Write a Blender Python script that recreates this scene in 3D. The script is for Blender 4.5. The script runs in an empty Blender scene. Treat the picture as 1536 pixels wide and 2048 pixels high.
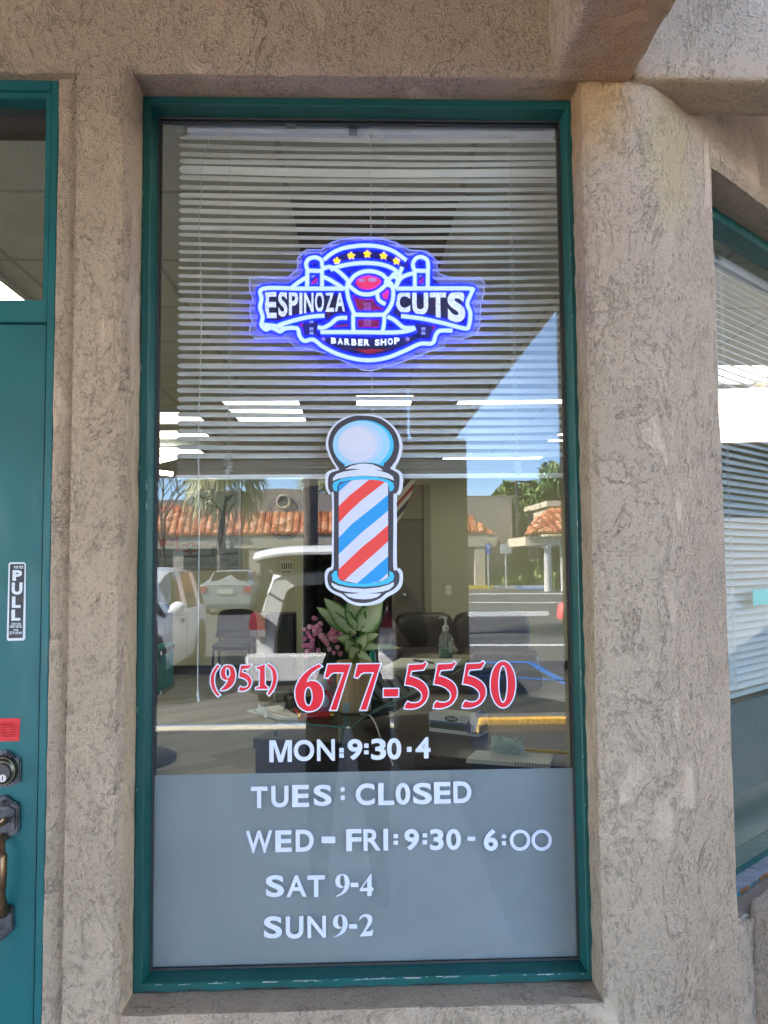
import bpy, bmesh, math, random
from mathutils import Vector, noise, Matrix
random.seed(7)
SC = bpy.context.scene
COL = SC.collection
R_ = math.radians

# ------------------------------------------------------------------ camera
CAMP = Vector((0.0, -1.6, 1.556))
YAW, PIT, ROL, FPX = R_(1.85), R_(3.6), R_(-0.5), 1538.0
_f = Vector((math.sin(YAW)*math.cos(PIT), math.cos(YAW)*math.cos(PIT), math.sin(PIT)))
_r0 = Vector((math.cos(YAW), -math.sin(YAW), 0)); _u0 = _r0.cross(_f)
_r = math.cos(ROL)*_r0 + math.sin(ROL)*_u0
_u = -math.sin(ROL)*_r0 + math.cos(ROL)*_u0
cd = bpy.data.cameras.new('camera'); cam = bpy.data.objects.new('camera', cd); COL.objects.link(cam)
M = Matrix((_r, _u, -_f)).transposed().to_4x4(); M.translation = CAMP
cam.matrix_world = M
cd.sensor_fit = 'VERTICAL'; cd.sensor_height = 36.0; cd.lens = FPX/2048*36.0
cd.clip_start = 0.02; cd.clip_end = 500
SC.camera = cam
G = 0.041            # outer face of the window glass (Y)
def P(px, py, Y):    # photo pixel -> point on the plane Y (seen directly)
    d = _f + (px-768)/FPX*_r - (py-1024)/FPX*_u
    return CAMP + d*((Y-CAMP.y)/d.y)
def PZ(px, py, Z):   # photo pixel -> point on the height Z
    d = _f + (px-768)/FPX*_r - (py-1024)/FPX*_u
    return CAMP + d*((Z-CAMP.z)/d.z)
def RF(px, py, dv):  # photo pixel of a thing seen mirrored -> where it really stands
    p = P(px, py, dv-1.6); p.y = 2*G - p.y
    return p

# ------------------------------------------------------------------ sky, sun
SUN = Vector((-0.76, 0.18, 0.62)).normalized()
w = bpy.data.worlds.new("World"); SC.world = w; w.use_nodes = True
nt = w.node_tree; bg = nt.nodes['Background']
sky = nt.nodes.new('ShaderNodeTexSky'); sky.sky_type = 'NISHITA'; sky.sun_disc = False
sky.sun_elevation = math.asin(SUN.z); sky.sun_rotation = math.atan2(SUN.x, SUN.y)
sky.altitude = 2500; sky.air_density = 0.9; sky.dust_density = 0.0; sky.ozone_density = 3.2
nt.links.new(sky.outputs[0], bg.inputs[0]); bg.inputs[1].default_value = 0.13
sl = bpy.data.lights.new('sun', 'SUN'); sl.energy = 4.9; sl.angle = R_(0.5); sl.color = (1, .95, .87)
so = bpy.data.objects.new('sun', sl); COL.objects.link(so)
so.rotation_euler = SUN.to_track_quat('Z', 'Y').to_euler()
SC.view_settings.view_transform = 'Standard'; SC.view_settings.look = 'None'
SC.view_settings.exposure = 3.65; SC.view_settings.gamma = 1
try: SC.view_settings.use_curve_mapping = False
except Exception: pass
SC.cycles.max_bounces = 12; SC.cycles.transparent_max_bounces = 24
SC.cycles.glossy_bounces = 6; SC.cycles.diffuse_bounces = 5
SC.cycles.sample_clamp_indirect = 6.0
SC.cycles.caustics_reflective = False; SC.cycles.caustics_refractive = False

# ------------------------------------------------------------------ materials
MC = {}
def lin(c):
    return tuple(((x/255.0)/12.92 if x/255.0 < .04045 else ((x/255.0+.055)/1.055)**2.4) for x in c)
class NT:
    def __init__(s, name):
        s.m = bpy.data.materials.new(name); s.m.use_nodes = True
        s.t = s.m.node_tree; s.n = s.t.nodes; s.b = s.n['Principled BSDF']; s.out = s.n['Material Output']
    def N(s, t, **k):
        n = s.n.new(t)
        for a, v in k.items():
            if a.startswith('i_'):
                kk = a[2:]; kk = int(kk) if kk.isdigit() else kk
                n.inputs[kk].default_value = v
            else: setattr(n, a, v)
        return n
    def L(s, a, b): s.t.links.new(a, b)
    def coords(s, kind='Object'):
        return s.N('ShaderNodeTexCoord').outputs[kind]
    def noise(s, co, scale, detail=4, rough=.5, dist=0):
        n = s.N('ShaderNodeTexNoise'); n.inputs['Scale'].default_value = scale
        n.inputs['Detail'].default_value = detail; n.inputs['Roughness'].default_value = rough
        n.inputs['Distortion'].default_value = dist
        s.L(co, n.inputs['Vector']); return n.outputs['Fac']
    def ramp(s, fac, stops, interp='LINEAR'):
        r = s.N('ShaderNodeValToRGB'); r.color_ramp.interpolation = interp
        e = r.color_ramp.elements
        while len(e) > 1: e.remove(e[-1])
        e[0].position = stops[0][0]; e[0].color = tuple(stops[0][1])+(1,)
        for p, c in stops[1:]:
            q = e.new(p); q.color = tuple(c)+(1,)
        s.L(fac, r.inputs[0]); return r.outputs[0]
    def math(s, op, a, b=None, c=None, clamp=False):
        n = s.N('ShaderNodeMath'); n.operation = op; n.use_clamp = clamp
        for i, v in enumerate((a, b, c)):
            if v is None: continue
            if isinstance(v, (int, float)): n.inputs[i].default_value = v
            else: s.L(v, n.inputs[i])
        return n.outputs[0]
    def mix(s, fac, a, b, kind='MIX'):
        n = s.N('ShaderNodeMix'); n.data_type = 'RGBA'; n.blend_type = kind
        if isinstance(fac, (int, float)): n.inputs[0].default_value = fac
        else: s.L(fac, n.inputs[0])
        for i, v in ((6, a), (7, b)):
            if isinstance(v, tuple): n.inputs[i].default_value = (v+(1,))[:4]
            else: s.L(v, n.inputs[i])
        return n.outputs[2]
    def bump(s, h, dist, strength=1.0, normal=None):
        b = s.N('ShaderNodeBump'); b.inputs['Distance'].default_value = dist
        b.inputs['Strength'].default_value = strength; s.L(h, b.inputs['Height'])
        if normal is not None: s.L(normal, b.inputs['Normal'])
        return b.outputs[0]

def mat(name, col, rough=.5, metal=0, spec=None, nz=0, nscale=30, bump=0, emit=None, es=1, coat=0, trans=0, alpha=None, ior=None):
    if name in MC: return MC[name]
    t = NT(name); b = t.b
    c = tuple(col)
    b.inputs['Base Color'].default_value = c+(1,)
    b.inputs['Roughness'].default_value = rough; b.inputs['Metallic'].default_value = metal
    if spec is not None: b.inputs['Specular IOR Level'].default_value = spec
    if coat: b.inputs['Coat Weight'].default_value = coat
    if trans: b.inputs['Transmission Weight'].default_value = trans
    if ior: b.inputs['IOR'].default_value = ior
    if alpha is not None: b.inputs['Alpha'].default_value = alpha
    if nz or bump:
        co = t.coords(); n = t.noise(co, nscale, 5, .6)
        if nz:
            d = tuple(max(0, x*(1-nz)) for x in c); e = tuple(min(1, x*(1+nz)) for x in c)
            t.L(t.ramp(n, [(.3, d), (.7, e)]), b.inputs['Base Color'])
        if bump: t.L(t.bump(n, bump), b.inputs['Normal'])
    if emit:
        b.inputs['Emission Color'].default_value = tuple(emit)+(1,); b.inputs['Emission Strength'].default_value = es
    MC[name] = t.m; return t.m

def stucco_mat(name, base, warm=None, relief=1.0, scale=1.0):
    if name in MC: return MC[name]
    t = NT(name); co = t.coords('Object')
    def mapped(sz):
        mp = t.N('ShaderNodeMapping'); mp.inputs['Scale'].default_value = (1, 1, sz); t.L(co, mp.inputs['Vector']); return mp.outputs[0]
    big = t.noise(co, 2.2*scale, 4, .55)
    mid = t.noise(co, 22*scale, 5, .6, .5)
    # broad trowelled patches: smooth inside, torn lips round them, grit between
    pat = t.noise(mapped(.55), 9*scale, 8, .66, .6)
    smooth_ = t.ramp(pat, [(.57, (0,)*3), (.64, (1,)*3)])
    lip = t.ramp(pat, [(.555, (0,)*3), (.562, (1,)*3)])
    lip2 = t.ramp(pat, [(.410, (0,)*3), (.417, (1,)*3)])
    worm = t.noise(mapped(.75), 125*scale, 4, .6, .7)
    dash = t.ramp(worm, [(.36, (0,)*3), (.47, (1,)*3)])
    region = t.ramp(t.noise(co, 13*scale, 4, .6, .4), [(.36, (.40,)*3), (.58, (1,)*3)])
    sand = t.noise(co, 210*scale, 4, .7)
    rough_ = t.math('SUBTRACT', 1.0, t.math('MULTIPLY', smooth_, .55))
    amp_ = t.math('MULTIPLY', rough_, region)
    h = t.math('MULTIPLY', dash, t.math('ADD', t.math('MULTIPLY', amp_, .95), .03))
    h = t.math('ADD', h, t.math('MULTIPLY', t.math('MULTIPLY', sand, t.math('ADD', rough_, .25)), 2.2))
    h = t.math('ADD', h, t.math('MULTIPLY', lip, 2.4))
    h = t.math('ADD', h, t.math('MULTIPLY', lip2, 2.0))
    h = t.math('ADD', h, t.math('MULTIPLY', mid, 2.2))
    t.L(t.bump(h, .0040*relief), t.b.inputs['Normal'])
    d = tuple(x*.87 for x in base); e = tuple(min(1, x*1.10) for x in base)
    c = t.ramp(big, [(.32, d), (.5, base), (.68, (e[0]*1.0, e[1]*.985, e[2]*.99))])
    pit = t.math('MULTIPLY', t.math('SUBTRACT', 1.0, dash), t.math('MULTIPLY', amp_, .50))
    c = t.mix(pit, c, tuple(x*.45 for x in base))
    c = t.mix(t.math('MULTIPLY', t.ramp(sand, [(.36, (1,)*3), (.50, (0,)*3)]), t.math('MULTIPLY', rough_, .20)), c, tuple(x*.5 for x in base))
    # darker line along the torn lips
    edge = t.math('MULTIPLY', t.math('SUBTRACT', t.ramp(pat, [(.543, (0,)*3), (.554, (1,)*3)]), lip), .32, clamp=True)
    e2 = t.math('MULTIPLY', t.math('SUBTRACT', t.ramp(pat, [(.399, (0,)*3), (.408, (1,)*3)]), lip2), .45, clamp=True)
    edge = t.math('MULTIPLY', t.math('MAXIMUM', t.math('MULTIPLY', edge, 1.4), t.math('MULTIPLY', e2, 1.4)), t.ramp(mid, [(.40, (0,)*3), (.56, (1,)*3)]))
    c = t.mix(edge, c, tuple(x*.35 for x in base))
    if warm:   # orange tint mixed in as soft patches (object space x0,x1,z0,z1)
        s = t.N('ShaderNodeSeparateXYZ'); t.L(co, s.inputs[0])
        for (x0, sx, z0, sz, wc, amt) in warm:
            gx = t.math('DIVIDE', t.math('SUBTRACT', s.outputs[0], x0), sx)
            gz = t.math('DIVIDE', t.math('SUBTRACT', s.outputs[2], z0), sz)
            q = t.math('ADD', t.math('MULTIPLY', gx, gx), t.math('MULTIPLY', gz, gz))
            q = t.math('ADD', q, t.math('MULTIPLY', t.math('SUBTRACT', mid, .5), 1.2))
            f = t.math('MULTIPLY', t.math('SUBTRACT', 1.0, q, clamp=True), amt)
            c = t.mix(f, c, wc)
    t.L(c, t.b.inputs['Base Color'])
    t.b.inputs['Roughness'].default_value = .93; t.b.inputs['Specular IOR Level'].default_value = .25
    MC[name] = t.m; return t.m

def schlick(t, f0):
    """reflectance of a thin pane, the same from both of its sides"""
    g = t.N('ShaderNodeNewGeometry'); d = t.N('ShaderNodeVectorMath', operation='DOT_PRODUCT')
    t.L(g.outputs['Normal'], d.inputs[0]); t.L(g.outputs['Incoming'], d.inputs[1])
    q = t.math('POWER', t.math('SUBTRACT', 1.0, t.math('ABSOLUTE', d.outputs['Value']), clamp=True), 5.0)
    return t.math('ADD', t.math('MULTIPLY', q, 1-f0), f0)
def glass_mat(name, f0=.06, tint=(.95, .965, .96)):
    if name in MC: return MC[name]
    t = NT(name); t.n.remove(t.b); fr = schlick(t, f0)
    tr = t.N('ShaderNodeBsdfTransparent'); tr.inputs[0].default_value = tint+(1,)
    gl = t.N('ShaderNodeBsdfGlossy'); gl.inputs['Roughness'].default_value = 0.0
    mx = t.N('ShaderNodeMixShader'); t.L(fr, mx.inputs[0]); t.L(tr.outputs[0], mx.inputs[1]); t.L(gl.outputs[0], mx.inputs[2])
    t.L(mx.outputs[0], t.out.inputs[0]); MC[name] = t.m; return t.m

def paint_mat(name, c, rough=.38, chips=None, relief=.0006):
    if name in MC: return MC[name]
    t = NT(name); co = t.coords()
    mp = t.N('ShaderNodeMapping'); mp.inputs['Scale'].default_value = (1, 1, .25); t.L(co, mp.inputs['Vector'])
    a = t.noise(mp.outputs[0], 45, 5, .65); b = t.noise(co, 5, 3, .5)
    cc = t.ramp(b, [(.3, tuple(x*.86 for x in c)), (.7, tuple(min(1, x*1.12) for x in c))])
    sc = t.noise(co, 95, 3, .75, .6)
    cc = t.mix(t.ramp(sc, [(.70, (0,)*3), (.74, (.55,)*3)]), cc, chips or tuple(min(1, x*2+.12) for x in c))
    t.L(cc, t.b.inputs['Base Color']); t.L(t.bump(a, relief), t.b.inputs['Normal'])
    t.L(t.ramp(a, [(.3, (rough-.08,)*3), (.7, (rough+.15,)*3)]), t.b.inputs['Roughness'])
    MC[name] = t.m; return t.m

STU = (.70, .525, .365)
m_st = stucco_mat('stucco_tan', STU, warm=[(.49, .11, 2.515, .16, (.74, .42, .16), .75), (.66, .09, 2.40, .17, (.70, .53, .25), .6)])
m_jamb = m_st
m_teal = paint_mat('teal_paint', (.003, .080, .070), .42)
m_teald = paint_mat('teal_door_paint', (.003, .112, .112), .42, relief=.0004)
m_glass = glass_mat('window_glass', .058)
m_black = mat('black_gasket', (.012, .012, .012), .6)
m_white = mat('white_vinyl', (.74, .77, .86), .45)

# ------------------------------------------------------------------ mesh helpers
class MB:
    def __init__(s): s.v = []; s.f = []; s.mi = []
    def add(s, vs, fs, m=0):
        o = len(s.v); s.v += [tuple(v) for v in vs]; s.f += [tuple(i+o for i in f) for f in fs]; s.mi += [m]*len(fs)
    def box(s, x0, x1, y0, y1, z0, z1, m=0):
        s.add([(x, y, z) for z in (z0, z1) for y in (y0, y1) for x in (x0, x1)],
              [(0, 2, 3, 1), (4, 5, 7, 6), (0, 1, 5, 4), (2, 6, 7, 3), (0, 4, 6, 2), (1, 3, 7, 5)], m)
    def hexa(s, b, t, m=0):   # bottom quad, top quad (ccw from above)
        s.add(list(b)+list(t), [(3, 2, 1, 0), (4, 5, 6, 7), (0, 1, 5, 4), (1, 2, 6, 5), (2, 3, 7, 6), (3, 0, 4, 7)], m)
    def prism(s, pts, z0, z1, m=0):  # polygon in XY extruded in Z
        n = len(pts)
        s.add([(p[0], p[1], z0) for p in pts]+[(p[0], p[1], z1) for p in pts],
              [tuple(range(n-1, -1, -1)), tuple(range(n, 2*n))]+[(i, (i+1) % n, (i+1) % n+n, i+n) for i in range(n)], m)
    def slab(s, pts, dirv, m=0):     # 3-D polygon pushed along dirv
        n = len(pts); d = Vector(dirv); pts = [Vector(p) for p in pts]
        s.add(pts+[p+d for p in pts], [tuple(range(n)), tuple(range(2*n-1, n-1, -1))]+[((i+1) % n, i, i+n, (i+1) % n+n) for i in range(n)], m)
    def tube(s, pts, rad, n=8, m=0, cap=True, closed=False):
        pts = [Vector(p) for p in pts]; k = len(pts)
        rs = rad if isinstance(rad, (list, tuple)) else [rad]*k
        vs = []; up = None
        for i, p in enumerate(pts):
            if closed: t = pts[(i+1) % k]-pts[i-1]
            else: t = pts[min(i+1, k-1)]-pts[max(i-1, 0)]
            if t.length < 1e-9: t = Vector((0, 0, 1))
            t.normalize()
            if up is None:
                up = Vector((0, 0, 1)) if abs(t.z) < .9 else Vector((0, 1, 0))
            a = t.cross(up)
            if a.length < 1e-6: a = t.orthogonal()
            a.normalize(); b = a.cross(t); up = b
            for j in range(n):
                an = 2*math.pi*j/n; vs.append(p+(a*math.cos(an)+b*math.sin(an))*rs[i])
        fs = []
        for i in range(k if closed else k-1):
            for j in range(n):
                q = (i+1) % k
                fs.append((i*n+j, i*n+(j+1) % n, q*n+(j+1) % n, q*n+j))
        if cap and not closed:
            fs.append(tuple(range(n-1, -1, -1))); fs.append(tuple((k-1)*n+j for j in range(n)))
        s.add(vs, fs, m)
    def lathe(s, prof, c=(0, 0, 0), n=24, m=0, sx=1, sy=1):
        vs = []; k = len(prof)
        for r, z in prof:
            for j in range(n):
                a = 2*math.pi*j/n; vs.append((c[0]+r*sx*math.cos(a), c[1]+r*sy*math.sin(a), c[2]+z))
        fs = [(i*n+j, i*n+(j+1) % n, (i+1)*n+(j+1) % n, (i+1)*n+j) for i in range(k-1) for j in range(n)]
        if prof[0][0] > 1e-6: fs.append(tuple(range(n-1, -1, -1)))
        if prof[-1][0] > 1e-6: fs.append(tuple((k-1)*n+j for j in range(n)))
        s.add(vs, fs, m)
    def ball(s, c, r, sx=1, sy=1, sz=1, n=12, k=8, m=0):
        s.lathe([(max(1e-7, r*math.sin(math.pi*i/k)), -r*sz*math.cos(math.pi*i/k)) for i in range(k+1)], c, n, m, sx, sy)
    def build(s, name, mats, parent=None, smooth=False, bevel=0, loc=None):
        me = bpy.data.meshes.new(name)
        me.from_pydata(s.v, [], s.f); me.update()
        if not isinstance(mats, (list, tuple)): mats = [mats]
        for m in mats: me.materials.append(m)
        if len(mats) > 1: me.polygons.foreach_set('material_index', s.mi)
        bm = bmesh.new(); bm.from_mesh(me)
        bmesh.ops.recalc_face_normals(bm, faces=bm.faces)
        if bevel:
            bmesh.ops.bevel(bm, geom=[e for e in bm.edges if len(e.link_faces) == 2 and e.calc_face_angle(0) > .5], offset=bevel, segments=2, affect='EDGES', clamp_overlap=True)
        bm.to_mesh(me); bm.free()
        if smooth:
            me.polygons.foreach_set('use_smooth', [True]*len(me.polygons))
            try: me.set_sharp_from_angle(angle=R_(40))
            except Exception: pass
        o = bpy.data.objects.new(name, me); COL.objects.link(o)
        if parent is not None: o.parent = parent
        return o
def tag(o, label=None, cat=None, group=None, kind=None):
    if label: o['label'] = label
    if cat: o['category'] = cat
    if group: o['group'] = group
    if kind: o['kind'] = kind
    return o
def empty(name, label=None, cat=None, group=None, loc=(0, 0, 0), rz=0):
    o = bpy.data.objects.new(name, None); o.empty_display_size = .1; COL.objects.link(o)
    o.location = loc; o.rotation_euler = (0, 0, rz)
    return tag(o, label, cat, group)
def part(o, label): o['label'] = label; return o
def copy_tree(o, parent=None):
    c = o.copy(); COL.objects.link(c); c.parent = parent
    for ch in list(o.children): copy_tree(ch, c)
    return c

def stucco_grid(name, xs, zs, holes, y, depth, mt, parent, r=.012, amp=.0022, jamb=None):
    """front sheet with openings, rounded arrises and returns; xs/zs = ranges, holes = (x0,x1,z0,z1)"""
    step = .014
    def lines(a, b, cuts):
        c = sorted(set([a, b]+[q for q in cuts if a < q < b])); out = []
        for p, q in zip(c[:-1], c[1:]):
            n = max(1, int(round((q-p)/step))); out += [p+(q-p)*i/n for i in range(n)]
        return out+[c[-1]]
    X = lines(xs[0], xs[1], [h[i] for h in holes for i in (0, 1)])
    Z = lines(zs[0], zs[1], [h[i] for h in holes for i in (2, 3)])
    def inside(x, z, e=1e-6): return any(h[0]+e < x < h[1]-e and h[2]+e < z < h[3]-e for h in holes)
    def dist(x, z):
        dd = 1e9
        for h in holes:
            dx = max(h[0]-x, 0, x-h[1]); dz = max(h[2]-z, 0, z-h[3]); dd = min(dd, math.hypot(dx, dz))
        return dd
    mb = MB(); idx = {}
    def vert(i, j):
        if (i, j) in idx: return idx[i, j]
        x, z = X[i], Z[j]; e = dist(x, z); yy = y
        if e < r: yy += r-math.sqrt(max(0, r*r-(r-e)**2))
        n = noise.noise(Vector((x*19, 3.1, z*14)))*amp+noise.noise(Vector((x*70, 9, z*70)))*amp*.35
        fd = max(0, 1-e/.05)*amp*.9; dx = noise.noise(Vector((5, x*23, z*25)))*fd
        dz = noise.noise(Vector((x*23, 7, z*25)))*fd
        idx[i, j] = len(mb.v); mb.v.append((x+dx, yy+n, z+dz)); return idx[i, j]
    for i in range(len(X)-1):
        for j in range(len(Z)-1):
            if inside((X[i]+X[i+1])/2, (Z[j]+Z[j+1])/2): continue
            mb.f.append((vert(i, j), vert(i+1, j), vert(i+1, j+1), vert(i, j+1))); mb.mi.append(0)
    # returns
    for h in holes:
        i0, i1 = X.index(min(X, key=lambda a: abs(a-h[0]))), X.index(min(X, key=lambda a: abs(a-h[1])))
        j0, j1 = Z.index(min(Z, key=lambda a: abs(a-h[2]))), Z.index(min(Z, key=lambda a: abs(a-h[3])))
        runs = []
        if h[0] > xs[0]: runs.append([(i0, j) for j in range(j0, j1+1)])
        if h[1] < xs[1]: runs.append([(i1, j) for j in range(j0, j1+1)])
        if h[2] > zs[0]: runs.append([(i, j0) for i in range(i0, i1+1)])
        if h[3] < zs[1]: runs.append([(i, j1) for i in range(i0, i1+1)])
        for run in runs:
            prev = None
            for ij in run:
                if ij not in idx: prev = None; continue
                b = Vector(mb.v[idx[ij]]); row = [idx[ij]]
                K = 6
                for k in range(1, K+1):
                    q = b+Vector((0, depth*k/K, 0)); n = noise.noise(q*30)*amp
                    if run[0][0] == run[-1][0]: q.x += n
                    else: q.z += n
                    row.append(len(mb.v)); mb.v.append(tuple(q))
                if prev:
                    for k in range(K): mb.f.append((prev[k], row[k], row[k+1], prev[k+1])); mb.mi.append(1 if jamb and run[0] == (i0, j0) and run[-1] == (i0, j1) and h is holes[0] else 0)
                prev = row
    return mb.build(name, [mt, jamb] if jamb else mt, parent, smooth=True)

def round_box(name, x0, x1, y0, y1, z0, z1, mt, parent, r=.015, res=.03, amp=.0025):
    mb = MB(); lo = Vector((x0, y0, z0)); hi = Vector((x1, y1, z1)); idx = {}
    def cuts(a, b):
        n = max(1, int(math.ceil((b-a)/res))); base = [a+(b-a)*i/n for i in range(n+1)]
        extra = [a+r*.35, a+r, b-r, b-r*.35]
        return sorted(set(base+[e for e in extra if a < e < b]))
    C = [cuts(x0, x1), cuts(y0, y1), cuts(z0, z1)]
    def vert(p):
        k = tuple(round(c, 5) for c in p)
        if k in idx: return idx[k]
        p = Vector(p); c = Vector([min(max(p[i], lo[i]+r), hi[i]-r) for i in range(3)])
        d = p-c
        if d.length > 1e-9: d.normalize(); q = c+d*r
        else: q = p
        q = q+d*(noise.noise(q*17)*amp+noise.noise(q*60)*amp*.4)
        idx[k] = len(mb.v); mb.v.append(tuple(q)); return idx[k]
    for ax in range(3):
        a, b = (ax+1) % 3, (ax+2) % 3
        for side in (lo[ax], hi[ax]):
            for i in range(len(C[a])-1):
                for j in range(len(C[b])-1):
                    q = []
                    for (u, v) in ((i, j), (i+1, j), (i+1, j+1), (i, j+1)):
                        p = [0, 0, 0]; p[ax] = side; p[a] = C[a][u]; p[b] = C[b][v]; q.append(vert(p))
                    mb.f.append(tuple(q)); mb.mi.append(0)
    return mb.build(name, mt, parent, smooth=True)

def catmull(pts, k=6, closed=True):
    out = []; n = len(pts)
    for i in range(n if closed else n-1):
        if closed: p0, p1, p2, p3 = pts[i-1], pts[i], pts[(i+1) % n], pts[(i+2) % n]
        else: p0, p1, p2, p3 = pts[max(i-1, 0)], pts[i], pts[i+1], pts[min(i+2, n-1)]
        for j in range(k):
            t = j/k
            out.append(tuple(.5*((2*b)+(-a+c)*t+(2*a-5*b+4*c-d)*t*t+(-a+3*b-3*c+d)*t**3) for a, b, c, d in zip(p0, p1, p2, p3)))
    if not closed: out.append(tuple(pts[-1]))
    return out

# flat cut shapes on a plane parallel to the glass, given by their outline
def flat_curve(loops, offset=0.0):
    cu = bpy.data.curves.new('tmp', 'CURVE'); cu.dimensions = '2D'; cu.fill_mode = 'BOTH'; cu.offset = offset
    for lp in loops:
        sp = cu.splines.new('POLY'); sp.points.add(len(lp)-1)
        for i, p in enumerate(lp): sp.points[i].co = (p[0], p[1], 0, 1)
        sp.use_cyclic_u = True
    o = bpy.data.objects.new('tmp', cu); COL.objects.link(o)
    dg = bpy.context.evaluated_depsgraph_get(); me = bpy.data.meshes.new_from_object(o.evaluated_get(dg))
    vs = [v.co.copy() for v in me.vertices]; fs = [tuple(p.vertices) for p in me.polygons]
    bpy.data.objects.remove(o); bpy.data.curves.remove(cu); bpy.data.meshes.remove(me)
    return vs, fs
GC = {}
def glyph(ch, off=0.0):
    if (ch, off) in GC: return GC[ch, off]
    cu = bpy.data.curves.new('tmp', 'FONT'); cu.body = ch; cu.size = 1; cu.offset = off; cu.resolution_u = 8
    o = bpy.data.objects.new('tmp', cu); COL.objects.link(o)
    dg = bpy.context.evaluated_depsgraph_get(); me = bpy.data.meshes.new_from_object(o.evaluated_get(dg))
    vs = [v.co.copy() for v in me.vertices]; fs = [tuple(p.vertices) for p in me.polygons]
    bpy.data.objects.remove(o); bpy.data.curves.remove(cu); bpy.data.meshes.remove(me)
    GC[ch, off] = (vs, fs); return GC[ch, off]
def put_flat(mb, vs, fs, Y, thick=.0004, m=0):
    """vs are (X,Z) world; gives the cut film a real thickness towards the street"""
    n = len(vs)
    mb.add([(v[0], Y-thick, v[1]) for v in vs], fs, m)
    ed = {}
    for f in fs:
        for a, b in zip(f, f[1:]+f[:1]):
            if (b, a) in ed: ed.pop((b, a))
            else: ed[a, b] = 1
    o = len(mb.v)-n
    bo = len(mb.v); mb.v += [(v[0], Y, v[1]) for v in vs]
    for (a, b) in ed: mb.f.append((o+a, o+b, bo+b, bo+a)); mb.mi.append(m)
def put_char(mb, ch, bb, Y, off=0.03, m=0, shape=None, thick=.0004):
    """character fitted to a pixel box x0,x1,y0,y1 of the photograph on the plane Y"""
    vs, fs = shape or glyph(ch, off)
    x0, x1 = min(v[0] for v in vs), max(v[0] for v in vs); z0, z1 = min(v[1] for v in vs), max(v[1] for v in vs)
    A = P(bb[0], bb[3], Y); B = P(bb[1], bb[2], Y)
    out = [(A.x+(v[0]-x0)/(x1-x0)*(B.x-A.x), A.z+(v[1]-z0)/(z1-z0)*(B.z-A.z)) for v in vs]
    put_flat(mb, out, fs, Y, thick, m)
def pix_shape(mb, loops, Y, zx, zy, zs, m=0, thick=.0004, smooth=0, offset=0):
    """outline(s) in enlarged-photo coordinates -> plane Y"""
    L2 = []
    for lp in loops:
        if smooth: lp = catmull(lp, smooth)
        L2.append([(lambda q: (q.x, q.z))(P(zx+x/zs, zy+y/zs, Y)) for x, y in lp])
    vs, fs = flat_curve(L2, offset)
    put_flat(mb, [(v[0], v[1]) for v in vs], fs, Y, thick, m)
def ell(cx, cy, rx, ry, n=40, a0=0, a1=360):
    full = abs(a1-a0) >= 360
    return [(cx+rx*math.cos(R_(a0+(a1-a0)*i/(n if full else n-1))), cy+ry*math.sin(R_(a0+(a1-a0)*i/(n if full else n-1)))) for i in range(n)]
# ================================================================== SHOP FRONT
shop = empty('shop_building', 'tan stucco shop building holding the lit shop window and the teal door', 'building')
TH = R_(40); XC = .574; RR = .10; Y0 = -.085
EX, EY = XC+RR*math.sin(TH), Y0+RR*(1-math.cos(TH)); S0 = XC+RR*TH      # start of the slanted wall
WX0, WX1, WZ0, WZ1 = -.457, .466, .700, 2.553
H2 = (S0+.236, S0+2.2, P(1500, 1812, .17).z, P(1452, 352, .15).z)
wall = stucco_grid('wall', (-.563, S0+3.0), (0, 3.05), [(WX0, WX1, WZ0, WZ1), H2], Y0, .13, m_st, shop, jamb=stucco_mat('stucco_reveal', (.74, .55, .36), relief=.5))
for v in wall.data.vertices:      # bend the sheet round the soft corner of the pier
    x, y, z = v.co
    if x > XC:
        off = y-Y0; a = min((x-XC)/RR, TH); px, py = XC+RR*math.sin(a), Y0+RR-RR*math.cos(a)
        ex = max(0, x-S0)
        v.co = (px+ex*math.cos(TH)-off*math.sin(a), py+ex*math.sin(TH)+off*math.cos(a), z)
# recessed strip beside the door, wall over the door
DXR = P(101, 1100, -.05).x; DZT = P(60, 160, -.05).z
m_strip = m_st
round_box('door_reveal', DXR, -.569, -.052, .06, 0, 3.0, m_strip, shop, r=.004, res=.03, amp=.002)
stucco_grid('wall', (-3.4, -.5632), (0, 3.05), [(-3.2, -.562, -.01, DZT+.001)], Y0, .05, m_st, shop)
mb = MB(); mb.box(-3.4, -.46, .07, .10, 2.56, 3.05); mb.box(-3.4, -.46, -.03, .10, 2.585, 2.60)
mb.build('lintel', m_st, shop)
# back of the walls towards the room
mb = MB(); mb.box(-.60, -.46, .05, .12, 0, 3.05); mb.box(.475, .70, .06, .14, 0, 3.05); mb.box(-.46, .475, .06, .12, 0, .69); mb.box(-.46, .475, .06, .12, 2.57, 3.05)
mb.build('inner_wall', mat('room_wall_paint', (.46, .44, .31), .8, nz=.05, nscale=3), shop)
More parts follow.
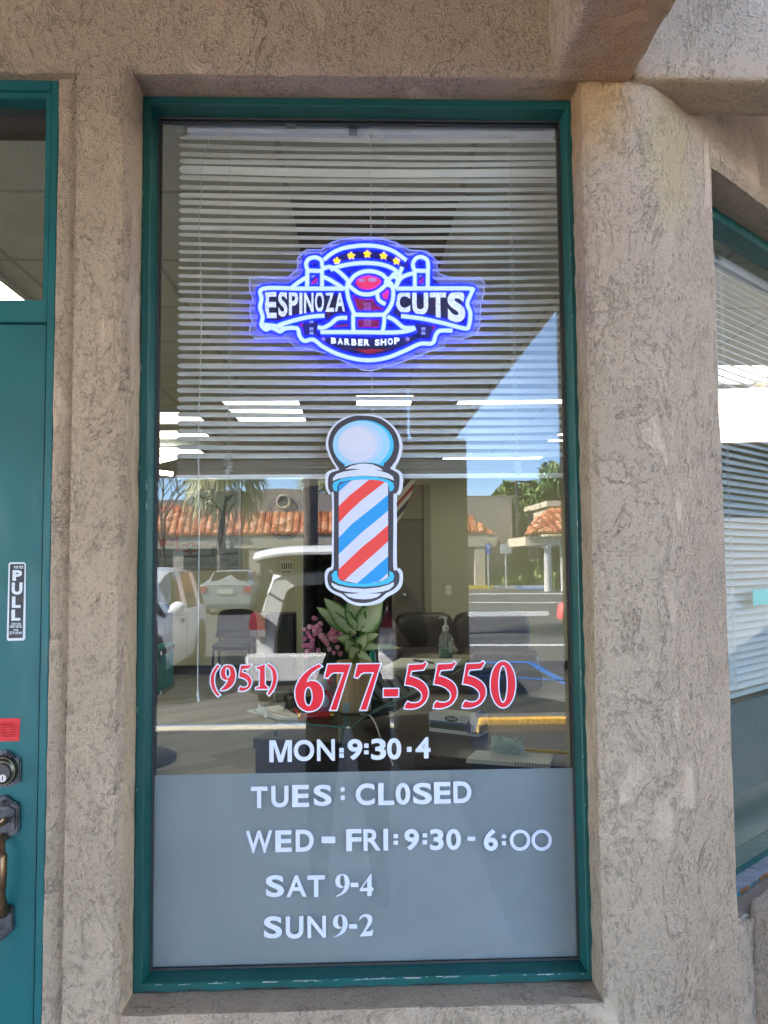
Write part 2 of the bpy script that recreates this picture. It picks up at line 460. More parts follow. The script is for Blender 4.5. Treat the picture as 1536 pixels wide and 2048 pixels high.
# cross beam, fascia, arcade
ZB = P(1285, 168, Y0).z
round_box('cross_beam', .398, .567, -4.3, Y0+.004, ZB, 3.0, m_st, shop, r=.014, res=.035, amp=.004)
round_box('corbel_beam', .40, .775, -4.3, -.78, 2.492, 3.0, m_st, shop, r=.05, res=.12, amp=.004)
round_box('fascia', .568, 3.2, -.105, .032, ZB, 3.35, m_st, shop, r=.012, res=.03, amp=.003)
round_box('arcade_column', .27, .83, -4.72, -4.15, .0, 2.488, m_st, shop, r=.03, res=.03)
round_box('arcade_column', -4.6, -4.05, -4.72, -4.15, .0, 2.24, m_st, shop, r=.03, res=.03)
round_box('arcade_beam', -9, .386, -4.70, -4.30, 2.25, 3.0, m_st, shop, r=.02, res=.05)
mb = MB(); mb.box(-9, .56, -4.70, Y0-.001, 3.002, 3.08); mb.build('arcade_ceiling', m_st, shop)
mb = MB(); mb.box(-9, 3.2, -.02, .12, 3.10, 3.7)
mb.box(-9, -3.4, Y0, .12, 0, 3.1); mb.build('parapet', m_st, shop)

# ---- main window
def frame_mesh(x0, x1, z0, z1, prof):
    mb = MB(); n = len(prof); rings = []
    for w_, y_ in prof:
        rings.append([(x0+w_, y_, z0+w_), (x1-w_, y_, z0+w_), (x1-w_, y_, z1-w_), (x0+w_, y_, z1-w_)])
    vs = [p for r in rings for p in r]
    fs = [(k*4+i, k*4+(i+1) % 4, (k+1)*4+(i+1) % 4, (k+1)*4+i) for k in range(n-1) for i in range(4)]
    fs += [((n-1)*4+i, (n-1)*4+(i+1) % 4, (i+1) % 4, i) for i in range(4)]
    mb.add(vs, fs); return mb
FX0, FX1, FZ0, FZ1 = -.456, .4745, .7015, 2.5515
win = frame_mesh(FX0, FX1, FZ0, FZ1, [(0, .058), (0, .002), (.002, 0), (.016, 0), (.018, .002), (.023, .036), (.023, .058)]).build('window', m_teal, shop)
frame_mesh(FX0, FX1, FZ0, FZ1, [(.0235, .0405), (.0235, .037), (.028, .0385), (.028, .0405)]).build('gasket', m_black, win)
frame_mesh(FX0, FX1, FZ0, FZ1, [(.0235, .062), (.0235, .0485), (.027, .0485), (.027, .062)]).build('inner_frame', mat('bronze_inner_frame', (.02, .018, .017), .5), win)
GX0, GX1, GZ0, GZ1 = FX0+.0235, FX1-.0235, FZ0+.0235, FZ1-.0235
mb = MB(); mb.box(GX0, GX1, G, G+.006, GZ0, GZ1); mb.build('glass', m_glass, win)
t = NT('frosted_film'); co = t.coords(); t.n.remove(t.b)
df = t.N('ShaderNodeBsdfDiffuse'); tl = t.N('ShaderNodeBsdfTranslucent'); trn = t.N('ShaderNodeBsdfTransparent')
fn = t.noise(co, 900, 2, .5); fc = t.ramp(fn, [(.25, (.40, .42, .425)), (.8, (.57, .59, .59))])
smg = t.noise(co, 7, 5, .7, 1.2); fc = t.mix(t.ramp(smg, [(.42, (0,)*3), (.75, (.35,)*3)]), fc, (.72, .74, .74)); spk = t.noise(co, 260, 2, .6); fc = t.mix(t.ramp(spk, [(.70, (0,)*3), (.74, (.6,)*3)]), fc, (.8, .8, .78)); t.L(fc, df.inputs[0]); tl.inputs[0].default_value = (.5, .56, .6, 1); trn.inputs[0].default_value = (.62, .64, .66, 1)
m1 = t.N('ShaderNodeMixShader', i_0=.45); t.L(df.outputs[0], m1.inputs[1]); t.L(tl.outputs[0], m1.inputs[2])
m2 = t.N('ShaderNodeMixShader', i_0=.05); t.L(m1.outputs[0], m2.inputs[1]); t.L(trn.outputs[0], m2.inputs[2]); t.L(m2.outputs[0], t.out.inputs[0])
m_film = t.m
fz = P(730, 1543, G+.0065).z
mb = MB(); mb.box(GX0+.002, GX1-.002, G+.0064, G+.0068, GZ0+.002, fz); mb.build('frosted_film', m_film, win)
rnd = random.Random(12); mb = MB()
for k in range(46):
    a = rnd.uniform(FX0+.02, FX1-.03); l = rnd.choice((.003, .006, .014, .03)); zz = FZ0+.0158+rnd.uniform(-.0016, .0012)
    mb.box(a, a+l, -.0006, .0004, zz, zz+rnd.uniform(.0005, .0013))
for k in range(26):
    zz = rnd.uniform(FZ0+.05, FZ1-.05); a = rnd.choice((FX0+.0155, FX1-.0165, FX0+.002, FX1-.003))+rnd.uniform(-.001, .001)
    mb.box(a, a+rnd.uniform(.0006, .0014), -.0006, .0004, zz, zz+rnd.choice((.002, .004, .012)))
mb.build('paint_chips', mat('bare_primer', (.45, .44, .38), .8), win)
mb = MB()
for k in range(30):
    a = rnd.uniform(FX0+.01, FX1-.05); zz = FZ0+.0009+rnd.uniform(0, .003); mb.box(a, a+rnd.uniform(.01, .05), -.0005, .0004, zz, zz+rnd.uniform(.001, .003))
mb.build('dirt', mat('sill_dirt', (.06, .05, .04), .95), win)
mb = MB(); mb.box(FX0+.3, FX0+.32, .0490, .051, FZ1-.040, FZ1-.030)
mb.build('clip', mat('zinc', (.45, .47, .48), .4, 1), win)

# ---- venetian blind
m_slat = mat('blind_white', (.88, .86, .82), .42)
m_cord = mat('cord_white', (.72, .70, .64), .7)
def slat(mb, x0, x1, yc, z, tilt, sag=.0, skew=0, wd=.026, n=18, ph=0):
    rows = []; us = [0, .0012, .003, .0055, .009]+[.02+.96*k/(n-8) for k in range(n-7)]+[.991, .9945, .997, .9988, 1]; n = len(us)-1
    for i in range(n+1):
        u = us[i]; x = x0+(x1-x0)*u
        zz = z-sag*(1-(2*u-1)**2)+skew*(u-.5)+.0008*math.sin(u*9+ph)
        r = []
        e = min(u, 1-u)*(x1-x0); hw = wd/2*(min(1, math.sqrt(max(.03, e/.007))) if e < .007 else 1)
        for k in range(5):
            q = (k/4-.5)*2*hw; crown = .0016*(1-(q/(wd/2))**2)
            r.append((x, yc+q*math.cos(tilt)+crown*math.sin(tilt), zz-q*math.sin(tilt)*1.0+crown*math.cos(tilt)))
        rows += r
    fs = [(i*5+k, (i+1)*5+k, (i+1)*5+k+1, i*5+k+1) for i in range(n) for k in range(4)]
    mb.add(rows, fs)
BY = G+.052
bl = empty('venetian_blind', 'white venetian blind with bent slats half lowered behind the neon sign', 'blind')
bx0, bx1 = P(356, 600, BY).x, P(1128, 600, BY).x
ztop, zrail = P(740, 243, BY-.013).z, P(740, 268, BY-.013).z
mb = MB(); mb.box(bx0+.020, bx1, BY-.013, BY+.013, zrail, ztop); hr = mb.build('headrail', mat('headrail_grey', (.80, .80, .84), .4), bl, bevel=.001)
mb = MB()
p = P(358, 232, BY-.02); mb.box(bx0-.008, bx0+.013, BY-.02, BY+.016, zrail-.004, p.z)
mb.build('bracket', mat('ivory_plastic', (.62, .60, .50), .5), bl, bevel=.001)
mb = MB(); p = P(1110, 240, BY-.02); mb.box(bx1-.018, bx1+.004, BY-.018, BY+.016, zrail-.004, ztop+.003); mb.build('bracket', mat('ivory_plastic', ()), bl, bevel=.001)
mb = MB(); a = P(698, 236, BY-.018); b = P(714, 270, BY-.018)
mb.box(a.x, b.x, BY-.018, BY-.0135, b.z, a.z); mb.box(a.x-.001, b.x+.001, BY-.024, BY-.0185, b.z, b.z+.012); mb.build('bracket', mat('zinc', ()), bl, bevel=.0008)
mb = MB(); zbot = P(740, 957, BY).z
ys = [277, 294.5, 310.5, 324, 342, 357, 375, 392, 407, 423]
y = 440
while y < 916: ys.append(y); y += 16.4+random.uniform(-.9, .9)
for i, yy in enumerate(ys):
    z = P(700, yy, BY).z; el = math.atan((1121-yy)/1538)
    op = 22 if yy < 430 else (14+10*abs(yy-540)/110 if yy < 650 else 24)
    ti = -(el+R_(op+random.uniform(-2.5, 2.5)))
    if i == 4: ti = -(el+R_(42))
    slat(mb, bx0+random.uniform(-.001, .001), bx1+random.uniform(-.002, .001), BY, z, ti, sag=.0045 if yy < 640 else .0015, skew=random.uniform(-.0015, .0015), ph=i*1.7)
y = 921
while y < 950:
    slat(mb, bx0, bx1, BY+random.uniform(-.001, .001), P(700, y, BY).z, random.uniform(.0, .14), sag=.001*(950-y)/20*random.random(), ph=y); y += random.uniform(2.2, 4.2)
mb.build('slats', m_slat, bl, smooth=True)
mb = MB(); mb.box(bx0, bx1, BY-.013, BY+.013, P(740, 958, BY).z, P(740, 949, BY).z); mb.build('bottom_rail', m_slat, bl, bevel=.003)
mb = MB()
for px in (458, 743, 1027):
    x = P(px, 600, BY-.014).x
    for dy in (-.0145, .0145):
        mb.tube([(x+.0006*math.sin(k*1.3), BY+dy, zrail-(zrail-zbot)*k/40) for k in range(41)], .0007, 5)
    mb.box(x-.008, x+.008, BY-.0135, BY-.013, zrail-.004, zrail+.001)
    pts = []
    for k in range(46):       # slack ladder cord bunched on the stack
        pts.append((x+random.uniform(-.010, .011), BY-.0155-random.uniform(0, .004), zbot+.008+k*.0010+random.uniform(-.002, .002)))
    mb.tube(catmull(pts, 4, False), .0006, 4)
mb.build('ladder_cords', m_cord, bl)
mb = MB(); x = P(398, 1000, BY-.02).x; zc = P(398, 1390, BY-.02).z
pts = [P(430, 265, BY-.016), P(415, 290, BY-.02), P(404, 330, BY-.022), P(403, 400, BY-.022), P(399, 430, BY-.02)]
pts = [tuple(q) for q in pts]+[(x+.003*math.sin(k*.8)*(1-k/14), BY-.021, 2.2-(2.2-zc)*k/14) for k in range(15)]
mb.tube(catmull(pts, 4, False), .0012, 6)
mb.tube([(x, BY-.021, zc+.010), (x, BY-.021, zc), (x+.001, BY-.021, zc-.006), (x+.002, BY-.021, zc-.013)], [.0018, .0035, .0025, .0038], 8)
mb.build('pull_cord', m_cord, bl)

# ---- door
dor = empty('tmpdoor')
bpy.data.objects.remove(dor)
SX = P(89, 900, -.04).x; DBT = P(50, 600, -.05).z; DBB = P(50, 644, -.05).z
mb = MB(); mb.box(-2.2, SX, -.038, .005, .01, P(50, 648, -.04).z)
door = mb.build('door', m_teald, shop, bevel=.002)
mb = MB(); mb.box(SX+.004, DXR, -.050, .03, 0, DZT); mb.box(-2.2, SX+.004, -.050, .03, DBB, DBT); mb.box(-2.2, SX+.004, -.050, .03, DZT-.022, DZT)
mb.box(-2.2, SX+.004, -.044, .03, DZT-.035, DZT-.022)
mb.box(SX-.008, SX+.004, -.046, .03, DBT, DZT-.02)
dfm = mb.build('door_frame', m_teald, shop, bevel=.0015)
mb = MB(); mb.box(-2.2, SX, .0, .03, DBT-.01, DBT+.002); mb.box(-2.2, SX-.0, -.005, .03, DZT-.085, DZT-.035); mb.box(SX+.0005, SX+.0035, -.02, .03, 0, DBB); mb.build('stop', m_black, dfm)
mb = MB(); mb.box(-2.2, SX-.008, -.012, -.007, DBT, DZT-.03); mb.build('transom_glass', m_glass, dfm)
m_pew = mat('aged_pewter', (.10, .10, .105), .42, .85, nz=.45, nscale=90, bump=.0008)
m_brz = mat('worn_bronze', (.24, .15, .085), .34, .9, nz=.5, nscale=40)
def plate(name, pts, y, th, parent, m, bevel=.0025):
    q = [P(a, b, y) for a, b in pts]; mb = MB(); mb.slab([(v.x, y-th, v.z) for v in q], (0, th, 0)); return mb.build(name, m, parent, bevel=bevel)
YD = -.038
lock = plate('deadbolt', [(-28, 1512), (-10, 1505), (4, 1500), (18, 1498), (28, 1509), (44, 1516), (44, 1562), (28, 1570), (12, 1574), (-12, 1570), (-28, 1562)], YD, .007, door, m_pew)
c = P(5, 1541, YD-.01)
def disc(mb, c, y0, y1, r0, r1, n=28):
    v0 = [(c.x+r0*math.cos(2*math.pi*i/n), y0, c.z+r0*math.sin(2*math.pi*i/n)) for i in range(n)]
    v1 = [(c.x+r1*math.cos(2*math.pi*i/n), y1, c.z+r1*math.sin(2*math.pi*i/n)) for i in range(n)]
    mb.add(v0+v1, [tuple(range(n)), tuple(range(2*n-1, n-1, -1))]+[(i, (i+1) % n, (i+1) % n+n, i+n) for i in range(n)])
mb = MB(); disc(mb, c, YD-.006, YD-.016, .030, .027); disc(mb, c, YD-.016, YD-.019, .025, .021); mb.build('rose', mat('dark_brass', (.13, .115, .08), .35, .9, nz=.3, nscale=60), lock)
mb = MB(); c2 = P(4, 1545, YD-.02); disc(mb, c2, YD-.018, YD-.024, .0175, .0165); mb.build('collar', mat('brown_metal', (.09, .075, .07), .5, .6), lock)
mb = MB(); c3 = P(6, 1556, YD-.024); disc(mb, c3, YD-.0238, YD-.0262, .0075, .007); mb.build('keyway', mat('steel', (.6, .6, .6), .3, 1), lock)
mb = MB(); mb.box(c3.x-.0008, c3.x+.0008, YD-.0268, YD-.0261, c3.z-.005, c3.z+.004); mb.build('key_slot', m_black, lock)
def shell(cx, cy, k, mbx, y):
    for j in range(7):
        a = R_(-75+25*j); p0 = P(cx, cy, y); L = .012*k
        mbx.tube([(p0.x, y, p0.z), (p0.x+L*.6*math.sin(a), y-.002, p0.z+L*.6*math.cos(a)), (p0.x+L*math.sin(a), y, p0.z+L*math.cos(a))], [.0007*k, .0019*k, .0012*k], 6)
mb = MB(); shell(14, 1517, 1, mb, YD-.008)
for s_ in (1, -1):
    q = P(15+s_*9, 1517, YD-.008); mb.tube([(q.x+.004*math.cos(a)*s_, YD-.008, q.z+.003*math.sin(a)) for a in [k*.7 for k in range(8)]], .0011, 5)
mb.build('shell_ornament', m_pew, lock, smooth=True)
hp = plate('handle', [(-30, 1604), (-14, 1598), (2, 1592), (14, 1587), (28, 1600), (42, 1606), (42, 1660), (30, 1668), (16, 1678), (-14, 1678), (-30, 1665)], YD, .010, door, m_pew)
mb = MB(); shell(8, 1612, 1, mb, YD-.011); mb.build('shell_ornament', m_pew, hp, smooth=True)
plate('raised_panel', [(-28, 1616), (0, 1612), (20, 1612), (31, 1618), (31, 1658), (22, 1662), (-28, 1664)], YD-.010, .003, hp, m_pew, .001)
lp = plate('lower_plate', [(-28, 1812), (0, 1806), (16, 1806), (30, 1810), (30, 1856), (18, 1866), (6, 1880), (-10, 1870), (-28, 1850)], YD, .009, hp, m_pew)
mb = MB()
gp = [(6, 1672, .012), (2, 1690, .026), (3, 1712, .038), (2, 1745, .042), (0, 1780, .040), (3, 1805, .028), (6, 1828, .013)]
mb.tube(catmull([tuple(P(a, b, YD-c_)) for a, b, c_ in gp], 5, False), [.008]*5+[.0075]*5+[.0105]*5+[.011]*5+[.0095]*5+[.010]*5+[.010], 12)
mb.build('grip', m_brz, hp, smooth=True)
mb = MB(); a = P(-8, 1648, YD-.02); mb.tube([a, P(4, 1645, YD-.028), P(11, 1638, YD-.034)], [.006, .007, .004], 10); mb.build('thumb_latch', m_brz, hp, smooth=True)

# stickers on the door
m_stw = mat('sticker_white', (.72, .74, .76), .5, nz=.08, nscale=160); m_stk = mat('sticker_black', (.035, .03, .035), .5, nz=.6, nscale=220)
st = empty('pull_sticker', 'black and white sticker reading PULL on the teal door edge', 'sticker', loc=P(32, 1202, YD))
def sticker_xf(o): o.parent = st; o.matrix_parent_inverse = Matrix.Translation(-st.location); return o
Z0 = (0, 1080, 3.7937)
mb = MB(); pix_shape(mb, [[(75, 170), (185, 168), (197, 182), (193, 745), (180, 762), (62, 765), (52, 750), (66, 182)]], YD-.0004, *Z0); sticker_xf(mb.build('backing', m_stw, None))
mb = MB(); pix_shape(mb, [[(82, 182), (180, 181), (186, 190), (172, 742), (70, 746), (66, 738), (76, 190)]], YD-.0009, *Z0); sticker_xf(mb.build('black_field', m_stk, None))
mb = MB()
def zb(b, Z): return (Z[0]+b[0]/Z[2], Z[0]+b[1]/Z[2], Z[1]+b[2]/Z[2], Z[1]+b[3]/Z[2])
for ch, b in (('P', (95, 168, 228, 310)), ('U', (88, 172, 322, 415)), ('L', (90, 158, 428, 515)), ('L', (86, 156, 528, 612))): put_char(mb, ch, zb(b, Z0), YD-.0014, .05)
def line_text(mb, s, b, Z, Y, off=.02, gap=.12):
    n = len(s); wds = [(.5 if c in '.-()1 I' else 1) for c in s]; T = sum(wds); x = b[0]; W = b[1]-b[0]
    for c, wd in zip(s, wds):
        cw = W*wd/T
        if c != ' ':
            y0, y1 = (b[2], b[3]) if c not in '-' else (b[2]+(b[3]-b[2])*.42, b[2]+(b[3]-b[2])*.6)
            put_char(mb, c, zb((x+cw*gap/2, x+cw*(1-gap/2), y0, y1), Z), Y, off)
        x += cw
line_text(mb, 'VORTEX', (102, 180, 196, 217), Z0, YD-.0014)
line_text(mb, '(951)', (100, 140, 676, 690), Z0, YD-.0014)
line_text(mb, 'DOOR', (88, 162, 628, 645), Z0, YD-.0014); line_text(mb, 'SERVICE', (74, 166, 648, 666), Z0, YD-.0014)
line_text(mb, '279-2949', (70, 166, 694, 716), Z0, YD-.0014)
mb2 = MB()
sticker_xf(mb.build('lettering', m_stw, None))
mb = MB(); pix_shape(mb, [[(-60, 1352), (145, 1352), (154, 1364), (146, 1525), (-60, 1528)]], YD-.0004, *Z0)
rs = mb.build('red_sticker', mat('red_sticker', (.70, .018, .02), .5), None); tag(rs, 'red square sticker on the teal door above the lock', 'sticker')
mb = MB(); m_rd = mat('red_print', (.42, .008, .012), .5)
for rr_ in (70, 54, 38):
    for sq in range(3):
        q = ell(66, 1438, rr_, rr_*.8, 36); pts = [P(Z0[0]+x/Z0[2], Z0[1]+y/Z0[2], YD-.001) for x, y in q]
    mb.tube(pts, .0005, 4, closed=True)
for k in range(5): mb.tube([P(5+k*.3, 1450+k*5, YD-.001), P(28, 1449+k*5, YD-.001)], .0005, 4)
mb.build('printed_rings', m_rd, rs)

# ---- slanted window beyond the pier
E2 = bpy.data.objects.new('slanted_window', None)
bpy.data.objects.remove(E2)
def loc2(x, y, z):   # along the slanted wall, into it, up
    return Vector((EX+x*math.cos(TH)-y*math.sin(TH), EY+x*math.sin(TH)+y*math.cos(TH), z))
def to2(o):
    for v in o.data.vertices: v.co = loc2(*v.co)
    return o
A0, A1 = .236, 2.2; hz0, hz1 = H2[2], H2[3]
w2 = to2(frame_mesh(A0+.001, A1, hz0+.002, hz1, [(0, .16), (0, .102), (.03, .10), (.033, .145), (.033, .16)]).build('window', m_teal, shop))
part(w2, 'teal framed slanted shop window beyond the pier')
mb = MB(); mb.box(A0+.03, A1-.03, .148, .154, hz0+.03, hz1-.03); to2(mb.build('glass', glass_mat('slanted_glass', .09), w2))
t = NT('sage_panel'); co = t.coords(); nn = t.noise(co, 30, 4, .6)
t.L(t.ramp(nn, [(.3, (.10, .135, .115)), (.7, (.13, .17, .15))]), t.b.inputs[0]); t.b.inputs['Roughness'].default_value = .6
mb = MB(); zp = P(1500, 1448, .2).z; mb.box(A0+.02, A1-.02, .156, .164, hz0+.02, zp); to2(mb.build('lower_panel', t.m, w2))
mb = MB(); mb.box(A0+.0, A1, .060, .101, hz0+.001, hz0+.014); ws = to2(mb.build('weathered_sill', None or mat('sill_grey', (.22, .23, .24), .7, nz=.4, nscale=30), w2))
mb = MB()
random.seed(3)
for k in range(26):
    a = A0+.03+k*.07+random.uniform(-.02, .02); mb.box(a, a+random.uniform(.03, .09), .0585, .0598, hz0+.002+random.uniform(0, .004), hz0+.012+random.uniform(-.004, .0))
to2(mb.build('peeling_paint', mat('peeled_teal', (.02, .30, .33), .5), w2))
mb = MB()
for k in range(16):
    a = A0+.02+k*.11; mb.box(a, a+random.uniform(.03, .07), .057, .0583, hz0+.006, hz0+.0135)
to2(mb.build('rusty_patches', mat('rust_wood', (.42, .17, .05), .8, nz=.4, nscale=60), w2))
b2 = empty('venetian_blind', 'pale venetian blind in the slanted window right of the pier', 'blind')
m_slat2 = mat('blind_white_two', (.60, .66, .66), .45)
mb = MB(); yb = .21; z = hz1-.075; k = 0; zb2 = P(1500, 1436, .25).z
while z > zb2+.01:
    slat(mb, A0+.02, A1-.04, yb, z, -.72 if z > 1.5 else -.72-(1.5-z)*.6, sag=.003, ph=k, n=16); z -= .0205; k += 1
o = to2(mb.build('slats', m_slat2, b2, smooth=True))
mb = MB(); mb.box(A0+.01, A1-.03, yb-.013, yb+.013, hz1-.062, hz1-.034); to2(mb.build('headrail', mat('headrail_grey', ()), b2, bevel=.001))
mb = MB(); mb.box(A0+.02, A1-.04, yb-.013, yb+.013, zb2-.004, zb2+.008); to2(mb.build('bottom_rail', m_slat2, b2, bevel=.002))
mb = MB()
for x in (.655, .70, 1.5):
    for dy in (-.015, .015): mb.tube([(x+.0006*math.sin(q), yb+dy, hz1-.05-(hz1-.05-zb2)*q/30) for q in range(31)], .0008, 5)
mb.tube([(.68, yb-.018, hz1-.06), (.684, yb-.018, 1.2)], .001, 5)
to2(mb.build('ladder_cords', m_cord, b2))
mb = MB(); mb.box(.667, .685, yb-.022, yb-.014, hz1-.055, hz1-.03); to2(mb.build('bracket', mat('zinc', ()), b2))
p = P(1522, 1208, .2); mb = MB()
a_ = .236+.07; mb.box(.765, .90, .167, .170, P(1522, 1230, .21).z, P(1522, 1192, .21).z)
o = to2(mb.build('window_sticker', mat('cyan_sticker', (.02, .75, .72), .5), None)); tag(o, 'small bright cyan sticker on the slanted window in front of its blind', 'sticker')
# low stucco plinth in front of the slanted wall
pb = round_box('plinth', .292, 2.9, -.05, .01, -.02, P(1510, 1862, -.02).z, m_st, shop, r=.014, res=.03, amp=.004); to2(pb)
pb2 = round_box('sill', .262, 2.9, -.012, .11, P(1510, 1862, -.02).z-.02, hz0-.004, m_st, shop, r=.010, res=.03, amp=.004); to2(pb2)

# ================================================================== THINGS ON THE GLASS
YS = G-.0003
# barber pole decal
Zp = (640, 820, 5.122)
dc = empty('barber_pole_decal', 'barber pole sticker with red, white and blue stripes in the middle of the window', 'sticker', loc=P(728, 1020, YS))
def dparent(o, d=dc): o.parent = d; o.matrix_parent_inverse = Matrix.Translation(-d.location); return o
m_dw = mat('decal_white', (.70, .71, .78), .4); m_dk = mat('decal_black', (.045, .036, .045), .45, nz=.3, nscale=200)
m_dc = mat('decal_cyan', (.05, .52, .80), .4); m_dlc = mat('decal_light_cyan', (.36, .63, .80), .4)
m_db = mat('decal_blue', (.010, .31, .68), .4); m_dr = mat('decal_red', (.88, .055, .04), .4)
m_dg = mat('decal_pale_blue', (.52, .63, .80), .4); m_dg2 = mat('decal_off_white', (.66, .66, .76), .4)
outl = [(450, 42), (560, 52), (660, 90), (750, 160), (815, 250), (845, 350), (838, 440), (810, 520), (770, 598), (810, 620), (845, 660), (850, 730), (842, 820), (815, 870), (788, 890), (788, 1180), (788, 1590), (815, 1620), (845, 1660), (850, 1730), (838, 1800), (800, 1850), (740, 1890), (690, 1915), (640, 1960), (570, 1990), (460, 2006), (350, 1995), (270, 1960), (215, 1915), (150, 1885), (95, 1850), (60, 1800), (50, 1730), (52, 1665), (80, 1620), (118, 1595), (122, 1400), (122, 890), (95, 870), (68, 820), (55, 760), (56, 680), (75, 635), (125, 610), (165, 600), (125, 530), (85, 450), (60, 370), (68, 280), (105, 200), (175, 120), (270, 70), (360, 46)]
dark = [(450, 58), (550, 68), (640, 100), (725, 165), (785, 250), (812, 350), (805, 430), (780, 510), (740, 570), (720, 600), (760, 622), (800, 650), (815, 690), (812, 770), (800, 825), (770, 862), (752, 878), (752, 1200), (750, 1605), (785, 1640), (812, 1680), (812, 1750), (790, 1800), (740, 1845), (680, 1875), (620, 1925), (550, 1958), (450, 1978), (350, 1965), (290, 1935), (225, 1885), (150, 1855), (105, 1820), (80, 1765), (78, 1700), (98, 1650), (138, 1615), (142, 1400), (142, 878), (115, 850), (88, 810), (82, 740), (92, 670), (120, 640), (172, 622), (195, 605), (150, 535), (108, 450), (85, 360), (92, 290), (125, 205), (195, 130), (280, 82), (360, 60)]
mb = MB(); pix_shape(mb, [outl], YS, *Zp, smooth=4); dparent(mb.build('white_border', m_dw, None))
mb = MB(); pix_shape(mb, [dark], YS-.0005, *Zp, smooth=4); dparent(mb.build('dark_outline', m_dk, None))
Y2 = YS-.001
mb = MB()
def clip_ball(r_, cx, cy, sh):   # circle cut by the cap line
    return [(cx+r_*math.cos(a), cy+r_*1.0*math.sin(a)) for a in [R_(x) for x in sh]]
pix_shape(mb, [[(245, 582)]+[(443+312*math.cos(R_(a)), 360+256*math.sin(R_(a))) for a in range(128, 412, 8)]+[(655, 578), (560, 548), (450, 538), (340, 552)]], Y2, *Zp); dparent(mb.build('ball_rim', m_dc, None))
mb = MB(); pix_shape(mb, [[(262, 575)]+[(424+293*math.cos(R_(a)), 352+240*math.sin(R_(a))) for a in range(124, 410, 8)]+[(610, 552), (540, 540), (450, 538), (340, 550)]], Y2-.0005, *Zp); dparent(mb.build('ball_band', m_dlc, None))
mb = MB(); pix_shape(mb, [[(325, 548)]+[(410+226*math.cos(R_(a)), 345+196*math.sin(R_(a))) for a in range(112, 420, 8)]+[(500, 538), (420, 538)]], Y2-.001, *Zp); dparent(mb.build('ball_light', m_dg, None))
mb = MB(); pix_shape(mb, [ell(385, 350, 200, 178)], Y2-.0015, *Zp); dparent(mb.build('ball_middle', m_dg2, None))
mb = MB(); pix_shape(mb, [ell(372, 310, 148, 132)], Y2-.002, *Zp); dparent(mb.build('ball_highlight', mat('decal_grey_white', (.69, .68, .77), .4), None))
mb = MB()
pix_shape(mb, [[(255, 608), (320, 572), (400, 552), (460, 548), (540, 558), (610, 588), (648, 618), (560, 612), (620, 625), (700, 650), (745, 680), (757, 722), (700, 700), (600, 682), (450, 674), (300, 684), (190, 704), (130, 728), (135, 690), (170, 655), (240, 632), (340, 615), (420, 607), (350, 602)]], Y2, *Zp)
pix_shape(mb, [[(118, 1768), (190, 1800), (300, 1822), (450, 1832), (600, 1818), (700, 1790), (757, 1760), (755, 1800), (710, 1840), (640, 1862), (560, 1872), (480, 1875), (560, 1880), (630, 1880), (590, 1915), (520, 1935), (450, 1940), (350, 1932), (290, 1912), (245, 1878), (330, 1882), (420, 1875), (300, 1865), (210, 1850), (150, 1825), (120, 1795)]], Y2, *Zp)
dparent(mb.build('caps', m_dw, None))
mb = MB()
pix_shape(mb, [[(128, 780), (140, 740), (220, 705), (330, 685), (450, 678), (570, 685), (690, 712), (750, 745), (760, 790), (745, 825), (712, 838), (708, 790), (690, 745), (600, 722), (450, 712), (300, 720), (200, 742), (180, 770), (174, 838), (140, 820)]], Y2, *Zp)
pix_shape(mb, [[(120, 1690), (140, 1655), (174, 1645), (180, 1705), (210, 1745), (300, 1772), (450, 1782), (600, 1765), (690, 1730), (712, 1700), (712, 1650), (745, 1665), (760, 1700), (750, 1745), (690, 1780), (600, 1800), (450, 1812), (300, 1805), (190, 1780), (130, 1745)]], Y2, *Zp)
dparent(mb.build('rings', m_dc, None))
L, Rr = 192, 697
top = [(192, 765), (250, 740), (350, 718), (450, 712), (550, 716), (650, 732), (697, 752)]; bot = [(697, 1718), (640, 1748), (560, 1770), (450, 1780), (350, 1772), (250, 1750), (192, 1722)]
mb = MB(); pix_shape(mb, [top+bot], Y2-.0005, *Zp); dparent(mb.build('column_field', m_dg2, None))
mb = MB()
pix_shape(mb, [[(192, 985), (300, 878), (410, 790), (505, 714), (600, 720), (665, 738), (560, 820), (430, 920), (310, 1030), (192, 1155)]], Y2-.001, *Zp)
pix_shape(mb, [[(192, 1632), (310, 1520), (430, 1405), (560, 1300), (697, 1180), (697, 1345), (560, 1470), (430, 1585), (310, 1690), (250, 1750), (192, 1728)]], Y2-.001, *Zp)
dparent(mb.build('red_stripes', m_dr, None))
mb = MB()
pix_shape(mb, [[(192, 1308), (330, 1165), (450, 1070), (570, 975), (697, 868), (697, 1030), (570, 1140), (450, 1235), (330, 1345), (192, 1478)]], Y2-.001, *Zp)
pix_shape(mb, [[(378, 1776), (470, 1700), (570, 1610), (697, 1500), (697, 1668), (600, 1757), (500, 1778), (440, 1780)]], Y2-.001, *Zp)
pix_shape(mb, [[(192, 765), (250, 740), (320, 722), (192, 838)]], Y2-.001, *Zp)
dparent(mb.build('blue_stripes', m_db, None))

